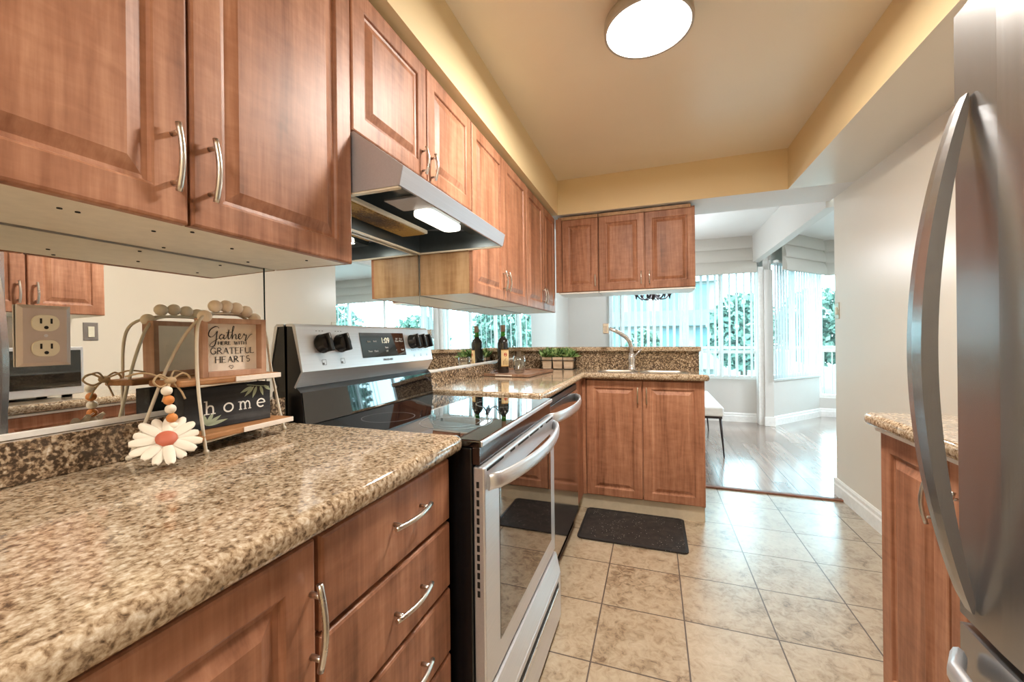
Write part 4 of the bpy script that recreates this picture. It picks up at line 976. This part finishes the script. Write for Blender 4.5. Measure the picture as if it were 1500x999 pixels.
b = B(); Td = Matrix(((du_.x, dv_.x, dnm.x, 0), (du_.y, dv_.y, dnm.y, 0), (du_.z, dv_.z, dnm.z, 0), (0, 0, 0, 1)))
b.lathe([(0.0165, 0.003), (0.0165, 0.008), (0.0135, 0.0115), (0.008, 0.0135), (0.0, 0.014)], dc, plain('coral_flower_centre', srgb(186, 98, 74), 0.6), 24, T=Td); part('flower_centre', b, t)
bp = [Vector((0.128, 0.512, 1.051)), Vector((0.130, 0.514, 1.033)), Vector((0.132, 0.516, 1.0155)), Vector((0.134, 0.517, 0.998)), Vector((0.136, 0.517, 0.981))]
for i, p in enumerate(bp):
    b = B(); b.ball(p, 0.0092, petal if i % 2 == 0 else orange, u=16, v=10); part('bead', b, t)
twm = plain('jute_twine', srgb(176, 150, 116), 0.9)
b = B(); b.tube([(0.128, 0.512, 1.045), (0.110, 0.530, 1.070)], 0.0018, twm, 8)
b.ball((0.112, 0.528, 1.069), 0.0085, twm, 1.0, 1.2, 0.9)
for s_ in (1, -1):
    b.tube(spl3([(0.112, 0.528, 1.069), (0.116, 0.528 + s_ * 0.020, 1.082), (0.118, 0.528 + s_ * 0.032, 1.070), (0.114, 0.528 + s_ * 0.018, 1.058), (0.112, 0.528, 1.067)]), 0.0020, twm, 8)
    b.tube(spl3([(0.112, 0.528, 1.069), (0.120, 0.528 + s_ * 0.012, 1.05), (0.122, 0.528 + s_ * 0.02, 1.03)]), 0.0018, twm, 8)
    b.tube(spl3([(0.112, 0.528, 1.069), (0.080, 0.528 + s_ * 0.025, 1.085), (0.066, 0.528 + s_ * 0.05, 1.080)]), 0.0018, twm, 8)
part('twine_bow', b, t)

# ------------------------------------------------------------------ tray, bottle, glasses, planter
PT = lambda s_: 0
M['tray'] = wood('dark_tray_wood', 'y', [srgb(78, 54, 40), srgb(116, 86, 66), srgb(144, 110, 88), srgb(172, 138, 112)], 0.4)
t = thing('serving_tray', (0.19, 2.50, ZC), 'shallow wooden serving tray under the wine bottle and glasses', 'tray')
Tt = Matrix.Translation((0.185, 2.47, ZC)) @ Matrix.Rotation(R(-6), 4, 'Z')
b = B(); b.prism(rrect(-0.155, 0.155, -0.20, 0.22, 0.012), 'z', 0.0006, 0.009, M['tray'], T=Tt); part('base', b, t)
b = B(); o_, i_ = rrect(-0.165, 0.165, -0.21, 0.23, 0.02), rrect(-0.152, 0.152, -0.197, 0.217, 0.012)
for i in range(len(o_)):
    j = (i + 1) % len(o_)
    for q in ([(*o_[i], 0.004), (*o_[j], 0.004), (*o_[j], 0.019), (*o_[i], 0.019)], [(*o_[i], 0.019), (*o_[j], 0.019), (*i_[j], 0.019), (*i_[i], 0.019)], [(*i_[i], 0.019), (*i_[j], 0.019), (*i_[j], 0.0085), (*i_[i], 0.0085)]):
        b.poly([Tt @ Vector(p) for p in q], M['tray'])
part('rim', b, t)
b = B(); b.box(-0.055, -0.2135, 0.006, 0.055, -0.2095, 0.014, M['whitewash'], 0.001, T=Tt); part('grip_slot', b, t)
bl = plain('dark_wine_glass', srgb(14, 20, 22), 0.05, spec=0.7, coat=0.6)
t = thing('wine_bottle', (0.095, 2.44, ZC + 0.009), 'dark wine bottle with a cream label standing on the tray', 'bottle')
c = (0.095, 2.44, ZC + 0.0095)
b = B(); b.lathe([(0.0, 0.004), (0.034, 0.0), (0.0375, 0.004), (0.0375, 0.185), (0.036, 0.198), (0.030, 0.213), (0.020, 0.224), (0.0150, 0.231), (0.0146, 0.236)], c, bl, 32); part('body', b, t)
gn = plain('green_bottle_neck', srgb(56, 150, 48), 0.1, spec=0.7)
b = B(); b.lathe([(0.0148, 0.2355), (0.0138, 0.270)], c, gn, 24); part('neck', b, t)
b = B(); b.lathe([(0.0150, 0.266), (0.0148, 0.298), (0.0160, 0.300), (0.0160, 0.308), (0.0, 0.309)], c, plain('grey_foil_capsule', srgb(168, 150, 132), 0.35, 0.2), 24); part('capsule', b, t)
lb = plain('cream_label_paper', srgb(214, 190, 142), 0.7); gd = plain('gilt_label_band', srgb(176, 128, 62), 0.5); rd = plain('red_label_crest', srgb(166, 66, 44), 0.6); br = plain('brown_label_drawing', srgb(138, 104, 62), 0.6)
b = B(); a0 = math.atan2(0 - c[1], 1.018 - c[0]) + R(14)
def onb(s_, z, r_=0.0378): return (c[0] + r_ * math.cos(a0 + s_ / 0.0375), c[1] + r_ * math.sin(a0 + s_ / 0.0375), c[2] + z)
def wrap(s0, s1, z0, z1, m, r_=0.0378, n=10):
    for i in range(n):
        A, C = s0 + (s1 - s0) * i / n, s0 + (s1 - s0) * (i + 1) / n
        b.poly([onb(A, z0, r_), onb(C, z0, r_), onb(C, z1, r_), onb(A, z1, r_)], m, True)
wrap(-0.022, 0.036, 0.042, 0.150, lb); wrap(-0.022, 0.036, 0.042, 0.047, gd, 0.0380); wrap(-0.022, 0.036, 0.145, 0.150, gd, 0.0380)
o = part('label', b, t, recalc=False)
b = B(); b.poly([onb(0.006 + 0.011 * math.cos(k * 0.4189), 0.118 + 0.013 * math.sin(k * 0.4189), 0.0384) for k in range(15)], rd)
for k in range(5): wrap(-0.010 + k * 0.008, -0.006 + k * 0.008, 0.052, 0.080 + 0.008 * (k % 3), br, 0.0383, 2)
part('label_drawing', b, o, recalc=False)
tg = NT('clear_tumbler_glass'); tg.set(col=(0.96, 0.98, 0.98, 1), rough=0.02, trans=1.0, ior=1.45); M['glass'] = glassy('clear_tumbler', (0.95, 0.97, 0.97, 1), 0.9, 1.8, 0.10)
def tumbler(x, y, label):
    b = B(); b.lathe([(0.0, 0.0), (0.029, 0.0), (0.0325, 0.004), (0.0395, 0.040), (0.0400, 0.065), (0.0375, 0.103), (0.0362, 0.103), (0.0386, 0.065), (0.0382, 0.042), (0.0305, 0.013), (0.0, 0.011)], (x, y, ZC + 0.0095), M['glass'], 32)
    return tag(part('tumbler', b), label, 'glass', 'clear stemless glasses on the tray')
tumbler(0.200, 2.455, 'clear stemless glass on the tray, beside the wine bottle'); tumbler(0.155, 2.585, 'clear stemless glass on the tray, behind the other glass')
# planter of three boxes in a black wire carrier
t = thing('herb_planter', (0.35, 2.965, ZC), 'three weathered pots of green foliage in a black wire carrier', 'planter')
Tp = Matrix.Translation((0.345, 2.935, ZC)) @ Matrix.Rotation(R(3), 4, 'Z')
pot = wood('weathered_pot_wood', 'x', [srgb(150, 126, 104), srgb(184, 160, 136), srgb(200, 178, 154), srgb(214, 194, 172)], 0.7)
greens = [plain('leaf_green_%d' % i, c_, 0.6) for i, c_ in enumerate([srgb(66, 100, 48), srgb(104, 138, 72), srgb(146, 172, 108), srgb(40, 66, 34)])]
for k in (-1, 0, 1):
    cx_ = k * 0.079
    b = B(); w0, w1 = 0.031, 0.037; lo = [(cx_ - w0, -w0, 0.004), (cx_ + w0, -w0, 0.004), (cx_ + w0, w0, 0.004), (cx_ - w0, w0, 0.004)]; hi = [(cx_ - w1, -w1, 0.088), (cx_ + w1, -w1, 0.088), (cx_ + w1, w1, 0.088), (cx_ - w1, w1, 0.088)]
    L_, H_ = [Tp @ Vector(p) for p in lo], [Tp @ Vector(p) for p in hi]
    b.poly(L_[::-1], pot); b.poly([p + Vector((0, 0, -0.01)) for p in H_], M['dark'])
    for i in range(4): b.poly([L_[i], L_[(i + 1) % 4], H_[(i + 1) % 4], H_[i]], pot)
    o = part('pot', b, t)
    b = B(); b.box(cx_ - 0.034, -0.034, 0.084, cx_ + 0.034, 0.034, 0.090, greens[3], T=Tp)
    for q in range(190):
        a, ph = random.uniform(0, 2 * math.pi), random.uniform(0.15, 1.45); rr = random.uniform(0.03, 0.085)
        base = Vector((cx_ + random.uniform(-0.03, 0.03), random.uniform(-0.03, 0.03), 0.09))
        d_ = Vector((math.cos(a) * math.sin(ph), math.sin(a) * math.sin(ph), math.cos(ph) * 0.95)); tip = base + d_ * rr
        if tip.y > 0.050: tip.y = 0.050
        sd = d_.cross(Vector((random.uniform(-1, 1), random.uniform(-1, 1), random.uniform(-1, 1)))).normalized() * random.uniform(0.006, 0.011)
        mid = base.lerp(tip, 0.6); mid.y = min(mid.y, 0.05)
        mm = greens[q % 3]
        b.poly([Tp @ base, Tp @ (mid + sd), Tp @ tip, Tp @ (mid - sd)], mm); 
        if q % 2: 
            lf = tip + Vector((random.uniform(-.008, .008), random.uniform(-.008, .0), random.uniform(-.012, .004)))
            b.poly([Tp @ tip, Tp @ (tip + sd * 0.9), Tp @ lf, Tp @ (tip - sd * 0.9)], mm)
    part('foliage', b, o, recalc=False, kind='stuff')
b = B(); wr = 0.0026; X0, X1, Yw = -0.124, 0.124, 0.042
for z in (0.003, 0.066):
    P = [(X0, -Yw, z), (X1, -Yw, z), (X1, Yw, z), (X0, Yw, z)]
    for i in range(4): b.tube([Tp @ Vector(P[i]), Tp @ Vector(P[(i + 1) % 4])], wr, M['plastic'], 8)
for x in (X0, -0.0395, 0.0395, X1):
    for y in (-Yw, Yw): b.tube([Tp @ Vector((x, y, 0.003)), Tp @ Vector((x, y, 0.10))], wr, M['plastic'], 8)
part('wire_carrier', b, t)

# ------------------------------------------------------------------ dining room
t = thing('upholstered_bench', (1.42, 4.8, 0.0), 'white upholstered bench with thin dark legs beyond the sink cabinet', 'bench')
part('seat', bx(1.22, 4.20, 0.385, 1.628, 5.42, 0.474, m=plain('white_leatherette', srgb(226, 226, 224), 0.35), bev=0.018, seg=4), t)
bm_ = plain('dark_bronze_metal', srgb(54, 48, 50), 0.4, 0.5)
b = B()
for (x0, y0, x1, y1) in ((1.235, 4.215, 1.613, 4.235), (1.235, 5.385, 1.613, 5.405), (1.235, 4.235, 1.255, 5.385), (1.593, 4.235, 1.613, 5.385)): b.box(x0, y0, 0.364, x1, y1, 0.386, bm_)
part('frame', b, t)
for (x, y, dx, dy) in ((1.598, 4.23, 0.03, -0.0), (1.25, 4.23, -0.03, 0), (1.598, 5.39, 0.03, 0), (1.25, 5.39, -0.03, 0)):
    b = B(); b.tube([(x, y, 0.37), (x + dx, y + dy, 0.0)], [0.013, 0.006], bm_, 10); part('leg', b, t)
t = thing('chandelier', (1.01, 4.8, 1.55), 'dark branched chandelier hanging before the window, its tips below the upper cabinets', 'chandelier')
b = B(); b.tube([(1.01, 4.8, ZD), (1.01, 4.8, 1.57)], 0.008, bm_, 10); b.lathe([(0.06, 0), (0.06, -0.02), (0.01, -0.04)], (1.01, 4.8, ZD - 0.0005), bm_, 24); b.lathe([(0.0, -0.02), (0.016, 0.0), (0.028, 0.04), (0.014, 0.09), (0.008, 0.12)], (1.01, 4.8, 1.565), bm_, 20); part('stem', b, t)
for k in range(6):
    a = k * math.pi / 3 + 0.2; ca, sa = math.cos(a), math.sin(a)
    b = B(); b.tube(spl3([(1.01 + ca * r_0, 4.8 + sa * r_0, z) for r_0, z in ((0.012, 1.65), (0.06, 1.575), (0.13, 1.57), (0.175, 1.62), (0.18, 1.66))]), 0.0075, bm_, 8)
    b.lathe([(0.0, -0.06), (0.006, -0.05), (0.012, -0.02), (0.024, 0.0), (0.024, 0.006)], (1.01 + ca * 0.18, 4.8 + sa * 0.18, 1.62), bm_, 14)
    am = part('arm', b, t)
    b = B(); b.lathe([(0.011, 0.0), (0.011, 0.08), (0.0, 0.082)], (1.01 + ca * 0.18, 4.8 + sa * 0.18, 1.627), M['ivory'], 12); part('candle_sleeve', b, am)

# ------------------------------------------------------------------ outside
struct('ground', bx(-60, 6.95, -2.1, 80, 90, -2.0, m=plain('pale_paving', srgb(108, 114, 112), 0.9)))
conc = plain('pale_facade', srgb(150, 152, 146), 0.9); wg = plain('facade_window_glass', srgb(92, 122, 126), 0.4); dkc = plain('facade_band', srgb(112, 124, 126), 0.9)
t = thing('apartment_building', (-1.0, 34.0, -2.0), 'pale apartment building with rows of windows seen through the blinds', 'building')
part('facade', bx(-26, 32, -2, 5.2, 42, 17.5, m=conc), t)
for k in range(6):
    part('balcony_band', bx(-26, 31.2, -1.2 + k * 3.1, 5.3, 32.0, -0.1 + k * 3.1, m=dkc if k % 2 else conc), t)
for k in range(6):
    for x in range(-13, 3):
        if k and x < -9: continue
        b = B(); b.box(x * 2.0 - 0.6 + (x % 3) * 0.2, 31.9, -0.05 + k * 3.1, x * 2.0 + 0.7, 31.99, 1.75 + k * 3.1, wg); part('window', b, t)
def tree(x, y, h, r, label, seed):
    rnd = random.Random(seed); t = thing('tree', (x, y, -2.0), label, 'tree', 'trees outside the windows')
    b = B(); b.tube([(x, y, -2.0), (x + 0.1, y, -2 + h * 0.5), (x, y, -2 + h * 0.8)], [0.18, 0.14, 0.06], plain('bark_%d' % seed, srgb(80, 66, 52), 0.9), 8); part('trunk', b, t)
    b = B()
    for i in range(2600):
        while True:
            q = Vector((rnd.uniform(-1, 1), rnd.uniform(-1, 1), rnd.uniform(-1, 1)))
            if 0.25 < q.length < 1: break
        c_ = Vector((x + q.x * r, y + q.y * r, -2 + h * 0.62 + q.z * h * 0.38)); s_ = rnd.uniform(0.12, 0.26)
        u_ = Vector((rnd.uniform(-1, 1), rnd.uniform(-1, 1), rnd.uniform(-1, 1))).normalized(); v_ = u_.cross(Vector((rnd.uniform(-1, 1), rnd.uniform(-1, 1), rnd.uniform(-1, 1)))).normalized()
        b.poly([c_ - u_ * s_, c_ + v_ * s_ * 0.6, c_ + u_ * s_, c_ - v_ * s_ * 0.6], lfm[i % 2])
    part('foliage', b, t, recalc=False, kind='stuff')
lfm = [plain('outdoor_leaf_a', srgb(84, 108, 96), 0.8), plain('outdoor_leaf_b', srgb(114, 140, 124), 0.8)]
tree(5.4, 24.0, 5.4, 1.7, 'leafy tree outside, right of the apartment building, behind the blind', 1)
tree(9.6, 27.0, 5.8, 2.0, 'leafy tree outside, standing behind the column by the window', 2)
tree(0.4, 26.0, 3.6, 1.1, 'round dark tree in front of the apartment building', 3)
tree(12.2, 21.0, 4.8, 1.8, 'leafy tree seen through the bare strip of the bay window', 4)
tree(19.0, 20.0, 6.0, 2.8, 'broad tree outside the far bay window, seen in the mirror', 5)
t = thing('balcony_railing', (2.0, 8.2, -0.1), 'grey balcony railing outside the dining windows', 'railing')
part('top_rail', bx(-3, 8.18, 0.90, 9, 8.24, 0.95, m=M['ring']), t)
part('slab', bx(-3, 6.95, -0.2, 9, 8.3, -0.02, m=conc), t)
b = B()
for k in range(100): b.box(-3 + k * 0.12, 8.20, -0.02, -2.985 + k * 0.12, 8.215, 0.90, M['ring'])
part('bars', b, t)
